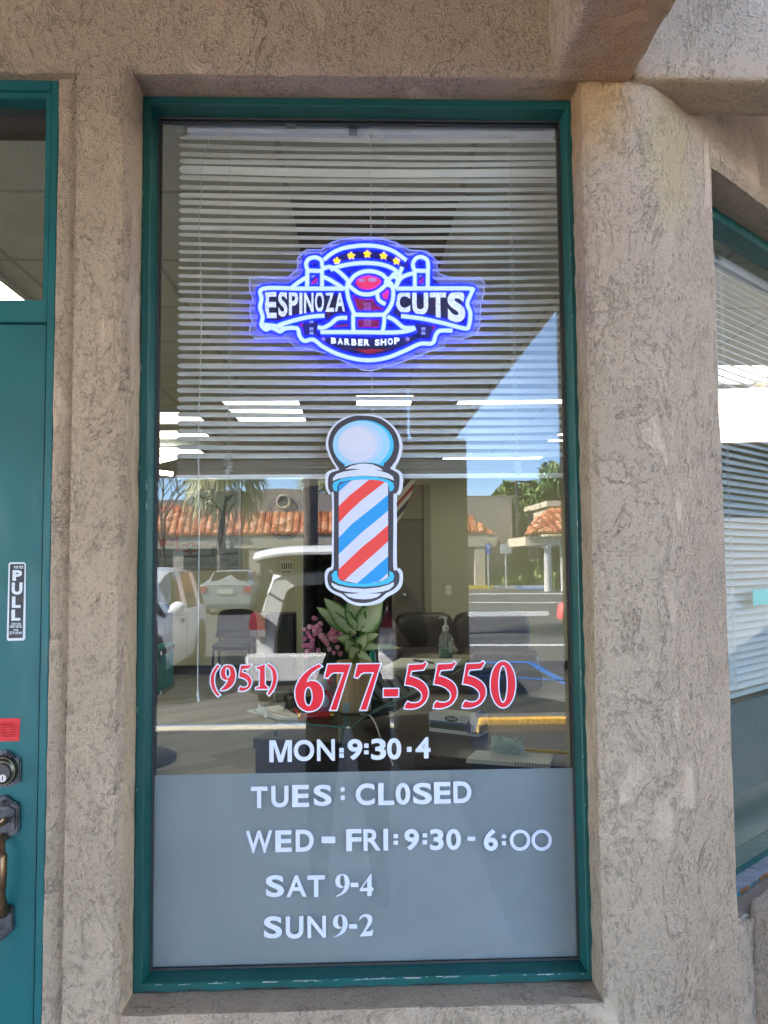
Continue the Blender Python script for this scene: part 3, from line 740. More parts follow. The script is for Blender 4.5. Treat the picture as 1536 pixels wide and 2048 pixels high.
# hours in cut white letters
ROWS = {
 'MON : 9:30 - 4': [('M', 538.7, 583.8, 1480, 1524.5), ('O', 587.6, 628.4, 1479.4, 1522.7), ('N', 634, 669.7, 1478.2, 1522), ('#', 678.6, 687.7, 1495.8, 1504.9), ('#', 678.6, 687.7, 1506.7, 1515.4), ('9', 695.2, 724.8, 1477.8, 1520.4), ('#', 728.2, 737.3, 1486.9, 1495.8), ('#', 728.2, 737.3, 1500.6, 1508.5), ('3', 742.3, 772, 1476.9, 1520), ('0', 774.2, 802.3, 1476, 1519.2), ('#', 813.7, 823.2, 1493.7, 1503.7), ('4', 831.2, 860.8, 1474, 1517)],
 'TUES : CLOSED': [('T', 501.5, 535.1, 1572.6, 1616.4), ('U', 542.5, 577, 1571.3, 1614.8), ('E', 584.3, 618, 1569.3, 1614.4), ('S', 627.4, 663, 1568.9, 1612.3), ('#', 681.1, 689.3, 1574.6, 1582.8), ('#', 681.1, 689.3, 1591, 1600), ('C', 711.5, 749.2, 1566.4, 1610.7), ('L', 756.6, 788.2, 1565.6, 1610.3), ('0', 791.5, 820.2, 1565.6, 1609.5), ('S', 826.3, 863.3, 1565.2, 1608.7), ('E', 868.2, 901.4, 1563.5, 1607.4), ('D', 907.1, 942.4, 1562.3, 1606.2)],
 'WED - FRI : 9:30 - 6:00': [('W', 491.2, 544.6, 1660.7, 1706.7), ('E', 550.7, 583.5, 1660, 1704.2), ('D', 591.3, 627.4, 1658.7, 1703.4), ('#', 643, 670.5, 1673, 1686.2), ('F', 692.6, 723, 1657.5, 1702.2), ('R', 727, 761.5, 1657.5, 1701.4), ('I', 766.9, 775.9, 1657.5, 1701), ('#', 787, 796, 1668, 1676.3), ('#', 787, 796, 1681.3, 1689.5), ('9', 809, 837.8, 1657.5, 1701), ('#', 845.2, 854.2, 1666.5, 1674.7), ('#', 845.2, 854.2, 1680, 1688.6), ('3', 860, 887, 1657.5, 1700.5), ('0', 892.8, 921.5, 1657.5, 1700), ('#', 935, 950.6, 1673, 1681.3), ('6', 967.8, 995.3, 1657.5, 1701.8), ('#', 1003.5, 1012, 1669, 1676.3), ('#', 1003.5, 1012, 1682, 1690.3), ('O', 1020, 1060.1, 1658.7, 1701.8), ('O', 1063.4, 1103.2, 1658.7, 1701.8)],
 'SAT 9-4': [('S', 531.7, 568, 1749.5, 1794.3), ('A', 573, 612.9, 1750, 1794), ('T', 615, 649.6, 1750, 1794.3), ('s9', 670.8, 699.2, 1747.4, 1793.1), ('#', 701, 717, 1765, 1774), ('s4', 719.5, 747, 1747.8, 1792.1)],
 'SUN 9-2': [('S', 527.8, 564.2, 1831.6, 1876.9), ('U', 571.4, 606.8, 1832, 1877.6), ('N', 615, 651.8, 1831, 1875.9), ('s9', 666, 695.3, 1828.7, 1874.4), ('#', 697.9, 714.1, 1848, 1857), ('s2', 719, 746, 1827.8, 1873)],
}
inv = lambda L_: [(x, -y) for x, y in L_]
SER = {
 's9': [inv(catmull([(952, 185), (965, 135), (1000, 108), (1035, 103), (1080, 118), (1108, 165), (1116, 215), (1105, 270), (1075, 320), (1020, 355), (960, 373), (957, 366), (1000, 345), (1035, 308), (1055, 262), (1020, 272), (975, 255), (955, 220)], 5)), inv(catmull([(1005, 180), (1012, 135), (1028, 116), (1048, 130), (1057, 175), (1060, 235), (1045, 252), (1022, 245), (1008, 215)], 5))],
 's4': [inv([(1240, 285), (1365, 107), (1378, 107), (1378, 268), (1400, 268), (1397, 305), (1378, 307), (1377, 365), (1326, 365), (1326, 307), (1240, 307)]), inv([(1270, 268), (1326, 268), (1326, 190)])],
 's2': [inv(catmull([(1237, 660), (1240, 620), (1262, 592), (1300, 578), (1345, 582), (1380, 610), (1385, 655), (1370, 700), (1330, 755), (1305, 785)], 4, False)+[(1345, 786), (1370, 782), (1385, 762), (1395, 762), (1386, 838), (1240, 845), (1241, 838)]+catmull([(1241, 838), (1290, 770), (1325, 700), (1335, 655), (1320, 615), (1285, 608), (1255, 628), (1237, 660)], 4, False)[1:-1])],
}
SER['M'] = [[(0, 0), (0, 1), (.27, 1), (.5, .30), (.73, 1), (1, 1), (1, 0), (.81, 0), (.81, .76), (.595, 0), (.405, 0), (.19, .76), (.19, 0)]]
SERV = {k: flat_curve(v) for k, v in SER.items()}
m_let = mat('letter_vinyl', (.70, .71, .77), .4)
where = {'MON': 'on the clear glass under the phone number', 'TUES': 'at the top of the frosted glass', 'WED': 'third row, the longest line on the frosted glass', 'SAT': 'fourth row, on the frosted glass', 'SUN': 'bottom row on the frosted glass'}
for row, chars in ROWS.items():
    mb = MB()
    for c in chars:
        b = c[1:]
        if c[0] == '#':
            q = [P(b[0], b[2], YS), P(b[1], b[2], YS), P(b[1], b[3], YS), P(b[0], b[3], YS)]
            q = [(v.x, v.z) for v in q]; put_flat(mb, q, [(0, 1, 2, 3)], YS)
        elif c[0] in SERV: put_char(mb, c[0], b, YS, shape=SERV[c[0]])
        else: put_char(mb, c[0], b, YS, off=.012 if (c[0] == 'O' and c[1] > 1000) else (.02 if c[0] in 'MNWAR' else .03))
    key = row.split()[0]
    tag(mb.build('hours_lettering', m_let, None), 'white vinyl lettering reading %s, %s' % (row.split(' ')[0], where[key]), 'lettering', 'opening hours on the window')

# phone number, red letters on a white edge
Z6 = (410, 1300, 4.6545); Z7 = (740, 1300, 4.955)
five = [(385, 148), (520, 142), (548, 122), (562, 135), (528, 193), (410, 205), (393, 262)]+catmull([(393, 262), (440, 275), (500, 303), (548, 345), (573, 402), (568, 465), (530, 530), (470, 568), (400, 582), (345, 577)], 4, False)[1:-1]+[(345, 577), (352, 545), (375, 513)]+catmull([(375, 513), (405, 525), (445, 527), (482, 518), (510, 492), (518, 450), (500, 408), (455, 372), (400, 350), (350, 342)], 4, False)[1:]
def five_at(x0, x1, y0, y1): return [(x0+(x-345)/230*(x1-x0), y0+(y-122)/460*(y1-y0)) for x, y in five]
seven = [(1143, 135), (1353, 131), (1222, 557), (1168, 557), (1293, 208), (1200, 208), (1168, 224), (1143, 258), (1115, 252), (1128, 200)]
GL = {
 '(': ([catmull([(118, 137), (84, 180), (60, 235), (54, 290), (66, 350), (92, 398), (120, 430)], 4, False)+catmull([(137, 417), (106, 375), (88, 320), (84, 262), (98, 205), (137, 150)], 4, False)], Z6),
 ')': ([catmull([(590, 128), (640, 165), (662, 210), (669, 260), (655, 330), (630, 380), (597, 420)], 4, False)+catmull([(583, 405), (610, 360), (630, 300), (633, 240), (618, 180), (577, 140)], 4, False)], Z6),
 '9': ([catmull([(150, 372), (200, 367), (245, 335), (275, 285), (282, 215), (262, 162), (218, 141), (172, 156), (148, 205), (156, 252), (185, 278), (214, 277), (200, 312), (178, 342)], 4), catmull([(212, 162), (232, 185), (237, 225), (224, 255), (207, 262), (192, 235), (189, 190), (199, 167)], 4)], Z6),
 '5a': ([five_at(316, 434, 132, 380)], Z6),
 '1': ([[(552, 136), (556, 136), (556, 320), (585, 350), (585, 362), (474, 362), (474, 352), (510, 342), (512, 180), (484, 174), (480, 158), (515, 150)]], Z6),
 '6': ([[(1062, 133), (1087, 152)]+catmull([(1087, 152), (1040, 180), (985, 225), (945, 298), (985, 287), (1042, 300), (1085, 345), (1100, 418), (1085, 495), (1040, 550), (970, 570), (915, 555), (868, 510), (843, 430), (848, 350), (895, 255), (975, 178), (1062, 133)], 4, False)[1:-1], ell(963, 432, 40, 90)], Z6),
 '7a': ([seven], Z6), '7b': ([[(x+279, y-1) for x, y in seven]], Z6),
 '-': ([[(137, 387), (280, 385), (278, 460), (137, 462)]], Z7),
 '5b': ([five], Z7), '5c': ([[(x+286, y-5) for x, y in five]], Z7), '5d': ([[(x+572, y-9) for x, y in five]], Z7),
 '0': ([ell(1318, 340, 122, 228, 48), ell(1318, 338, 48, 186, 48)], Z7),
}
m_red = mat('vinyl_red', (.80, .006, .020), .4)
for name, keys, lab in (('phone_number', ['(', '9', '5a', '1', ')'], 'small red area code (951) with white edges on the window'), ('phone_number', ['6', '7a', '7b', '-', '5b', '5c', '5d', '0'], 'large red phone number 677-5550 with white edges on the window')):
    mw, mr = MB(), MB()
    for k in keys:
        loops, Z = GL[k]
        pix_shape(mw, loops, YS, *Z, offset=.0026); pix_shape(mr, loops, YS-.0006, *Z)
    e = mr.build(name, m_red, None); tag(e, lab, 'lettering', 'phone number on the window'); mw.build('white_edge', m_white, e)

# ================================================================== NEON SIGN
YN = G+.016
Zn = (460, 440, 2.7927)
ns = empty('neon_sign', 'blue white neon sign with a red boxing glove hanging before the blind', 'neon sign', loc=P(733, 610, YN))
def nparent(o): return dparent(o, ns)
t = NT('clear_acrylic'); t.n.remove(t.b)
tr = t.N('ShaderNodeBsdfTransparent'); tr.inputs[0].default_value = (.95, .96, .99, 1); df = t.N('ShaderNodeBsdfDiffuse'); df.inputs[0].default_value = (.7, .75, .85, 1)
mx = t.N('ShaderNodeMixShader', i_0=.24); t.L(tr.outputs[0], mx.inputs[1]); t.L(df.outputs[0], mx.inputs[2]); t.L(mx.outputs[0], t.out.inputs[0]); m_acr = t.m
acr = [(110, 330), (150, 322), (320, 325), (380, 270), (375, 215), (430, 165), (510, 168), (560, 130), (620, 108), (700, 97), (830, 100), (930, 128), (1000, 168), (1100, 175), (1150, 225), (1165, 300), (1240, 325), (1395, 325), (1420, 350), (1418, 400), (1400, 470), (1395, 600), (1370, 640), (1290, 665), (1200, 662), (1195, 710), (1110, 735), (1050, 760), (940, 800), (790, 842), (740, 838), (640, 790), (540, 745), (440, 722), (370, 712), (335, 680), (335, 660), (240, 658), (140, 662), (108, 620), (125, 560), (112, 520), (115, 470), (130, 440), (112, 400)]
mb = MB(); pix_shape(mb, [acr], YN+.004, *Zn, thick=.004); nparent(mb.build('acrylic_backing', m_acr, None))
q = [P(Zn[0]+x/Zn[2], Zn[1]+y/Zn[2], YN+.002) for x, y in acr]; mb = MB(); mb.tube(q, .0011, 5, closed=True); nparent(mb.build('acrylic_edge', mat('acrylic_edge', (.75, .82, .95), .3, emit=(.35, .5, 1), es=.03), None))
m_navy = mat('print_navy', (.006, .012, .075), .35, nz=.5, nscale=60); m_npr = mat('print_red', (.55, .01, .05), .35, nz=.35, nscale=90)
navy = [(190, 385), (345, 382), (430, 310), (415, 250), (440, 210), (500, 208), (530, 225), (600, 165), (680, 140), (770, 130), (870, 145), (960, 190), (1005, 235), (1040, 205), (1090, 208), (1117, 250), (1110, 310), (1190, 372), (1345, 382), (1325, 470), (1345, 530), (1330, 600), (1240, 622), (1165, 625), (1150, 680), (1060, 690), (970, 735), (880, 770), (790, 792), (700, 780), (600, 750), (460, 668), (405, 670), (375, 603), (190, 603), (170, 500)]
mb = MB(); pix_shape(mb, [navy], YN-.0006, *Zn, thick=.0005); nparent(mb.build('printed_navy_field', m_navy, None))
YP = YN-.0014
mb = MB()
pix_shape(mb, [catmull([(655, 380), (690, 310), (740, 288), (800, 285), (850, 305), (900, 350), (912, 410), (905, 460), (880, 510), (868, 525), (868, 560), (862, 628), (692, 628), (690, 530), (665, 460)], 4)], YP, *Zn)
for a in ([(690, 722), (880, 722), (780, 750)],): pix_shape(mb, [a], YP, *Zn)
pix_shape(mb, [[(385, 565), (410, 565), (408, 600), (412, 655), (400, 655), (390, 600)]], YP, *Zn); pix_shape(mb, [[(1128, 575), (1150, 575), (1146, 650), (1134, 650)]], YP, *Zn)
pix_shape(mb, [[(530, 522), (560, 522), (560, 527), (530, 527)]], YP, *Zn); pix_shape(mb, [[(580, 590), (690, 582), (690, 592), (580, 600)]], YP, *Zn)
nparent(mb.build('printed_glove', m_npr, None))
mb = MB(); pix_shape(mb, [ell(775, 350, 72, 40)], YP-.0008, *Zn); pix_shape(mb, [ell(868, 408, 20, 36)], YP-.0008, *Zn); nparent(mb.build('glove_shine', mat('print_pink', (.75, .04, .12), .3, emit=(.8, .03, .1), es=.06), None))
mb = MB(); pix_shape(mb, [ell(795, 335, 24, 12)], YP-.0014, *Zn); pix_shape(mb, [ell(738, 338, 18, 9)], YP-.0014, *Zn); nparent(mb.build('glove_highlight', mat('print_rose', (.95, .45, .55), .3), None))
mb = MB()
for k in range(4):
    for zz in ((462, 12), (552, 13)):
        y_ = zz[0]+k*zz[1]
        if k < 3 or zz[0] < 500:
            for s_ in (1, -1):
                a = P(Zn[0]+(768-s_*22)/Zn[2], Zn[1]+y_/Zn[2], YP-.0012); b = P(Zn[0]+(768+s_*22)/Zn[2], Zn[1]+(y_+zz[1])/Zn[2], YP-.0012); mb.tube([a, b], .0007, 4)
for k in range(7):
    a_ = R_(200+k*9); 
    a = P(Zn[0]+(775+95*math.cos(a_))/Zn[2], Zn[1]+(400-60*math.sin(a_))/Zn[2], YP-.001)
nparent(mb.build('printed_laces', mat('print_lace', (.75, .30, .45), .4), None))
m_silver = mat('print_silver', (.75, .78, .92), .4, nz=.3, nscale=160, emit=(.6, .68, 1), es=.06)
ZA = (490, 470, 6.144); ZB = (730, 470, 6.144)
mb = MB()
for ch, b in zip('ESPINOZA', [(245, 388, 692, 1022), (410, 520, 692, 1003), (540, 652, 692, 985), (668, 705, 692, 972), (725, 842, 692, 962), (860, 970, 692, 950), (985, 1097, 692, 945), (1105, 1228, 692, 940)]):
    put_char(mb, ch, zb(b, ZA), YP-.0004, .03)
for ch, b in zip('CUTS', [(380, 555, 692, 955), (582, 775, 692, 980), (800, 995, 692, 1018), (1018, 1230, 692, 1070)]): put_char(mb, ch, zb(b, ZB), YP-.0004, .045)
nparent(mb.build('printed_name', m_silver, None))
mb = MB()
for ch, b in zip('BARBER', [(1058, 1120, 1260, 1335), (1138, 1205, 1268, 1345), (1222, 1290, 1272, 1352), (1308, 1370, 1276, 1358), (1390, 1445, 1280, 1360), (1462, 1530, 1280, 1360)]): put_char(mb, ch, zb(b, ZA), YP-.0004, .05)
for ch, b in zip('SHOP', [(122, 178, 1282, 1360), (192, 262, 1275, 1357), (280, 342, 1268, 1350), (358, 425, 1260, 1342)]): put_char(mb, ch, zb(b, ZB), YP-.0004, .05)
q = [(135, 1322), (160, 1322), (160, 1328), (135, 1328)]
nparent(mb.build('printed_trade', mat('print_white', (.8, .84, .95), .4, emit=(.7, .8, 1), es=.09), None))
def star(cx, cy, r, a0=-90, k=.42): return [(cx+(r if i % 2 == 0 else r*k)*math.cos(R_(a0+36*i)), cy+(r if i % 2 == 0 else r*k)*math.sin(R_(a0+36*i))) for i in range(10)]
mb = MB(); pix_shape(mb, [star(521, 666, 17)], YP-.0004, *Zn); pix_shape(mb, [star(992, 665, 18)], YP-.0004, *Zn)
for i, (x, y) in enumerate([(596, 229), (676, 199), (766, 190), (857, 199), (930, 229)]): pix_shape(mb, [star(x+3, y+3, 29, -90-12+6*i)], YP-.0004, *Zn)
nparent(mb.build('printed_stars', mat('print_star', (.75, .45, .48), .4), None))
m_core = mat('neon_core', (.1, .12, .15), .4, emit=(.60, .80, 1.0), es=.088)
m_mid = mat('neon_blue', (.01, .02, .2), .4, emit=(.004, .05, 1.0), es=.24)
m_edge = mat('neon_deep', (.01, .01, .3), .4, emit=(.000, .0006, .60), es=4.5)
TUB = [
 [(525, 222), (570, 185), (630, 158), (700, 146), (770, 142), (850, 152), (920, 178), (985, 225)],
 [(560, 278), (600, 262), (680, 245), (760, 240), (840, 247), (900, 266), (935, 290)],
 [(434, 282), (425, 245), (440, 218), (475, 208), (507, 222), (514, 250), (510, 282), (434, 282)],
 [(432, 284), (430, 372)], [(514, 280), (514, 372)],
 [(345, 378), (380, 350), (430, 318)], [(520, 272), (560, 262), (610, 290), (665, 350), (640, 385)], [(514, 315), (560, 335), (628, 378)],
 [(640, 383), (400, 383), (186, 383), (176, 440), (168, 490), (182, 540), (178, 595), (240, 600), (300, 578), (400, 550), (470, 538), (528, 534)],
 [(180, 596), (200, 612), (225, 603), (250, 608), (280, 622), (310, 605), (375, 606), (388, 645), (415, 675), (465, 668), (520, 708), (600, 748), (700, 776), (790, 783), (880, 768), (970, 733), (1060, 692), (1130, 688), (1150, 640), (1175, 618), (1242, 618)],
 [(300, 600), (240, 590), (190, 585)],
 [(928, 383), (1150, 382), (1342, 383), (1350, 402), (1326, 465), (1343, 520), (1335, 588), (1312, 606), (1200, 578), (1080, 552), (955, 536)],
 [(1030, 282), (1022, 245), (1038, 215), (1068, 206), (1100, 222), (1106, 250), (1100, 282), (1030, 282)],
 [(1032, 284), (1032, 372)], [(1106, 280), (1104, 372)],
 [(935, 290), (900, 320), (870, 350), (925, 380)], [(960, 265), (945, 310), (925, 380)], [(1026, 296), (960, 320), (925, 372)], [(905, 300), (940, 330), (960, 320)],
 [(665, 350), (695, 312), (740, 290), (790, 286), (845, 302), (880, 335), (905, 365), (912, 410), (905, 460), (885, 500), (862, 528)],
 [(650, 350), (680, 380), (720, 408), (770, 416), (820, 402), (860, 372), (885, 342)],
 [(822, 404), (828, 440), (845, 458), (868, 470)],
 [(652, 378), (660, 430), (680, 490), (696, 528)],
 [(694, 528), (780, 530), (864, 528)], [(688, 528), (688, 580), (690, 622)], [(862, 530), (860, 580), (852, 622)],
 [(655, 546), (600, 550), (560, 582), (520, 602), (490, 598)], [(880, 540), (920, 560), (970, 600), (1030, 602)],
 [(505, 626), (700, 626), (900, 628), (990, 620), (1035, 604)],
]
def tubes(rad, y, skip=()):
    mb = MB()
    for i, tpts in enumerate(TUB):
        c_ = catmull(tpts, 5, False) if len(tpts) > 2 else tpts
        mb.tube([P(Zn[0]+x/Zn[2], Zn[1]+yy/Zn[2], y) for x, yy in c_], rad, 8)
    return mb
def flat_ribbon(wd, y, th):
    mb = MB()
    for tpts in TUB:
        c_ = catmull(tpts, 5, False) if len(tpts) > 2 else tpts
        q = [P(Zn[0]+x/Zn[2], Zn[1]+yy/Zn[2], y) for x, yy in c_]
        for i, p in enumerate(q):
            pass
        L_, R2 = [], []
        for i, p in enumerate(q):
            tt = (q[min(i+1, len(q)-1)]-q[max(i-1, 0)]); tt.normalize(); nn_ = Vector((-tt.z, 0, tt.x))*wd
            L_.append(p+nn_); R2.append(p-nn_)
        n = len(q); vs = L_+R2+[v-Vector((0, th, 0)) for v in L_+R2]
        fs = []
        for i in range(n-1):
            fs += [(i, i+1, n+i+1, n+i), (2*n+i, 3*n+i, 3*n+i+1, 2*n+i+1), (i, 2*n+i, 2*n+i+1, i+1), (n+i, n+i+1, 3*n+i+1, 3*n+i)]
        mb.add(vs, fs)
    return mb
nparent(flat_ribbon(.0092, YN-.0030, .0008).build('tube_base_halo', m_edge, None))  # soft halo of the tubes built as a wide glowing blue ribbon
nparent(tubes(.0064, YN-.0078).build('tube_sleeve_halo', m_mid, None))  # narrower glowing layer of the same halo
nparent(tubes(.0046, YN-.0115).build('tube', m_core, None, smooth=True))
mb = MB(); rnd = random.Random(2)
for (x, y) in [(596, 229), (676, 199), (766, 190), (857, 199), (930, 229)]:
    for k in range(5):
        a = R_(-90+72*k+rnd.uniform(-8, 8)); mb.tube([P(Zn[0]+x/Zn[2], Zn[1]+y/Zn[2], YN-.004), P(Zn[0]+(x+19*math.cos(a))/Zn[2], Zn[1]+(y+19*math.sin(a))/Zn[2], YN-.004)], .0028, 7)
nparent(mb.build('star_tubes', mat('neon_yellow', (.9, .6, .02), .4, emit=(1, .62, .01), es=.10), None))
mb = MB()
for (cx, hw, y0, y1) in ((472, 22, 308, 372), (1066, 18, 308, 372)):
    for k, c_ in enumerate((1, 0, 1)):
        pass
    pix_shape(mb, [[(cx-hw, y1), (cx-hw, y1-22), (cx+hw, y0+6), (cx+hw, y0+28)]], YP-.0004, *Zn)
nparent(mb.build('printed_pole_stripe', mat('print_crimson', (.70, .02, .12), .4, emit=(.7, .02, .12), es=.03), None))
mb = MB()
for (cx, hw, y0, y1) in ((472, 22, 308, 372), (1066, 18, 308, 372)):
    pix_shape(mb, [[(cx-hw, y0+22), (cx-hw, y0), (cx+hw*.5, y0)]], YP-.0004, *Zn); pix_shape(mb, [[(cx-hw*.5, y1), (cx+hw, y0+36), (cx+hw, y1)]], YP-.0004, *Zn)
for cx in (455, 1080):
    for y0 in (560, 600, 624): pix_shape(mb, [[(cx-11, y0), (cx+11, y0), (cx+11, y0+16), (cx-11, y0+16)]], YP-.0004, *Zn)
nparent(mb.build('printed_pole_white', mat('print_white2', (.6, .65, .85), .4), None))
mb = MB()
for (x, y) in ((250, 360), (1300, 360), (770, 800)): q = P(Zn[0]+x/Zn[2], Zn[1]+y/Zn[2], YN)
c0 = P(770, 480, YN); mb.tube([(c0.x, YN+.003, P(770, 500, YN).z), (c0.x, YN+.006, P(770, 245, YN).z)], .0005, 5)
nparent(mb.build('hanging_wire', m_cord, None))
# ================================================================== THE ROOM
FY = 9.3; CZ = 2.84
t = NT('vinyl_planks'); co = t.coords()
mp = t.N('ShaderNodeMapping'); mp.inputs['Rotation'].default_value = (0, 0, R_(-38)); t.L(co, mp.inputs['Vector'])
br = t.N('ShaderNodeTexBrick'); br.offset = .37; br.inputs['Scale'].default_value = 1; br.inputs['Brick Width'].default_value = 1.2; br.inputs['Row Height'].default_value = .18
br.inputs['Mortar Size'].default_value = .003; br.inputs['Color1'].default_value = (.10, .092, .075, 1); br.inputs['Color2'].default_value = (.27, .245, .205, 1); br.inputs['Mortar'].default_value = (.03, .027, .024, 1)
t.L(mp.outputs[0], br.inputs['Vector'])
mp2 = t.N('ShaderNodeMapping'); mp2.inputs['Scale'].default_value = (1.5, 26, 1); t.L(mp.outputs[0], mp2.inputs['Vector'])
gr = t.noise(mp2.outputs[0], 3, 5, .65)
t.L(t.mix(.35, br.outputs[0], t.ramp(gr, [(.3, (.09, .083, .07)), (.7, (.28, .26, .22))])), t.b.inputs[0]); t.b.inputs['Roughness'].default_value = .42
s1, s2 = loc2(.12, .14, 0), loc2(9.7, .14, 0); plan = [(-4.6, .12), (.5, .12), (s1.x, s1.y), (s2.x, s2.y), (s2.x, FY+3.6), (-4.6, FY+3.6)]
mb = MB(); mb.prism(plan, -.05, 0); o = mb.build('floor', t.m, None); tag(o, kind='structure')
t = NT('ceiling_tile'); co = t.coords(); s = t.N('ShaderNodeSeparateXYZ'); t.L(co, s.inputs[0])
def grid_line(axis, off, per, wd):
    a = t.math('PINGPONG', t.math('SUBTRACT', s.outputs[axis], off), per/2)
    return t.math('LESS_THAN', a, wd)
gx = grid_line(0, -.245+.61*8-.61*16, .61, .011); gy = grid_line(1, 1.02-6.1, .61, .011)
ln = t.math('MAXIMUM', gx, gy)
sp = t.noise(co, 75, 3, .7, .3); sp2 = t.noise(co, 9, 3, .5)
c = t.mix(t.ramp(sp, [(.30, (1,)*3), (.37, (0,)*3)]), t.ramp(sp2, [(.3, (.62, .62, .57)), (.7, (.70, .70, .65))]), (.20, .20, .17))
c = t.mix(t.math('MULTIPLY', ln, .55), c, (.27, .27, .25))
t.L(c, t.b.inputs[0]); t.b.inputs['Roughness'].default_value = .9; t.L(t.bump(t.math('SUBTRACT', sp, t.math('MULTIPLY', ln, .6)), .004), t.b.inputs['Normal'])
mb = MB(); mb.prism(plan, CZ, CZ+.05); o = mb.build('ceiling', t.m, None); tag(o, kind='structure')
m_wall = mat('room_wall_paint', ())
m_dkwall = mat('hall_unlit_grey', (.10, .095, .085), .8)  # unlit hall: its darkness is put into the wall colour
HX0, HX1 = P(605, 1100, FY).x, P(783, 1100, FY).x
mb = MB(); mb.box(-4.6, HX0, FY, FY+.12, 0, CZ); o = mb.build('back_wall', m_wall, None); tag(o, kind='structure')
DX1 = P(862, 1100, FY).x
mb = MB(); mb.box(DX1, 8, FY, FY+.12, 0, CZ); mb.box(HX0, DX1, FY, FY+.12, 2.62, CZ); o = mb.build('back_wall', m_wall, None); tag(o, kind='structure')
mb = MB(); mb.box(-4.72, -4.6, .05, FY+3.6, 0, CZ); o = mb.build('side_wall', m_wall, None); tag(o, kind='structure')
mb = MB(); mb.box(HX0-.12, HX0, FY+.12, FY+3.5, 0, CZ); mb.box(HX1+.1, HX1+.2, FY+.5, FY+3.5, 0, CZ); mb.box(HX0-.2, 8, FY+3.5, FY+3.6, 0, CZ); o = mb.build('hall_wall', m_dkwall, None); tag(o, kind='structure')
# room side of the front and the slanted walls
mb = MB(); q = [loc2(2.25, .10, 0), loc2(12, .10, 0), loc2(12, .18, 0), loc2(2.25, .18, 0)]; mb.prism([(v.x, v.y) for v in q], 0, 3.6)
q = [loc2(.0, .10, 0), loc2(2.3, .10, 0), loc2(2.3, .18, 0), loc2(.0, .18, 0)]; mb.prism([(v.x, v.y) for v in q], 0, hz0-.002); mb.prism([(v.x, v.y) for v in q], hz1+.003, 3.6)
o = mb.build('slanted_wall', m_wall, shop)
mb = MB(); q = [loc2(2.9, .0, 0), loc2(12, .0, 0), loc2(12, .09, 0), loc2(2.9, .09, 0)]; mb.prism([(v.x, v.y) for v in q], 0, 3.6); mb.build('wall', m_st, shop)
mb = MB(); mb.box(-4.72, -3.3, .06, .12, 0, 3); mb.box(-3.3, -.5, .06, .12, 2.6, 3); mb.build('inner_wall', m_wall, shop)
mb = MB(); mb.box(-4.6, -1.0, FY-.015, FY-.001, 0, .12); mb.box(DX1+.02, 6, FY-.015, FY-.001, 0, .12); o = mb.build('baseboard', m_black, None); tag(o, kind='structure')
# inner door at the far side
dr = empty('inner_door', 'grey brown inner door with round knob at the back of the shop', 'door', loc=(HX1, FY+.05, 0))
m_idoor = mat('inner_door_paint', (.16, .15, .12), .6, nz=.05, nscale=4)
mb = MB(); mb.box(0, DX1-HX1-.10, 0, .05, 0, 2.14); mb.build('leaf', m_idoor, dr)
mb = MB(); mb.box(DX1-HX1-.10, DX1-HX1, -.06, .06, 0, 2.62); mb.box(0, DX1-HX1-.1, -.03, .06, 2.14, 2.62); mb.build('jamb', mat('jamb_paint', (.27, .25, .18), .6), dr)
q = P(808, 1190, FY); mb = MB(); mb.ball((q.x-HX1, -.05, q.z), .03); mb.tube([(q.x-HX1, -.04, q.z), (q.x-HX1, .01, q.z)], .012); mb.build('knob', mat('steel', ()), dr, smooth=True)
# ceiling lights
m_diff = mat('light_diffuser', (.8, .8, .7), .5, emit=(1, .98, .78), es=.55)
m_lf = mat('light_frame', (.5, .5, .48), .5)
def light(x, y, w_, d_, lab):
    e = empty('ceiling_light', lab, 'ceiling light', 'light panels in the suspended ceiling', loc=(x, y, CZ))
    mb = MB()
    for b in ((-w_/2, -w_/2+.03, -d_/2, d_/2), (w_/2-.03, w_/2, -d_/2, d_/2), (-w_/2+.03, w_/2-.03, -d_/2, -d_/2+.03), (-w_/2+.03, w_/2-.03, d_/2-.03, d_/2)): mb.box(*b, -.022, -.002)
    mb.build('frame', m_lf, e)
    mb = MB(); mb.box(-w_/2+.031, w_/2-.031, -d_/2+.031, d_/2-.031, -.014, -.004); mb.build('diffuser', m_diff, e)
def at_c(px, py): return PZ(px, py, CZ-.01)
a = at_c(530, 815); light(a.x, a.y+.1, .66, 1.15, 'light panel seen through the slats right above the barber pole decal, left side')
a = at_c(300, 830); light(a.x-.15, a.y+.1, 1.2, .60, 'light panel highest at the left edge of the big window')
a = at_c(340, 868); light(a.x-.2, a.y, 1.2, .55, 'second light panel down at the left edge of the big window')
a = at_c(390, 901); light(a.x-.55, a.y, 1.3, .62, 'third light panel down at the left edge of the big window, the widest')
a = at_c(1010, 799); light(a.x+.2, a.y, 1.2, .40, 'light panel behind the right ladder cords of the blind')
a = at_c(970, 914); light(a.x+.1, a.y, 1.3, .60, 'long light panel low behind the blind, right of the barber pole decal')
a = at_c(10, 545); light(a.x-.40, a.y+.02, .75, 1.0, 'light panel seen through the glass above the teal door')
light(-2.9, 2.6, .6, 1.2, 'added unseen fill panel left of the teal door'); light(-2.5, .95, .6, 1.1, 'added unseen fill panel between the door and the big window'); light(-3.9, 2.9, .6, 1.2, 'added unseen fill panel in the left corner'); light(2.3, 3.6, 1.2, .6, 'added unseen fill panel deep behind the pier'); light(-3.0, 4.2, .6, 1.2, 'added unseen fill panel along the left wall'); light(2.6, 6.3, 1.2, .6, 'added unseen fill panel near the inner door')  # unseen panels added to brighten the room
a = at_c(743, 800); light(a.x+.1, a.y, .5, .5, 'small light panel directly above the barber pole decal')
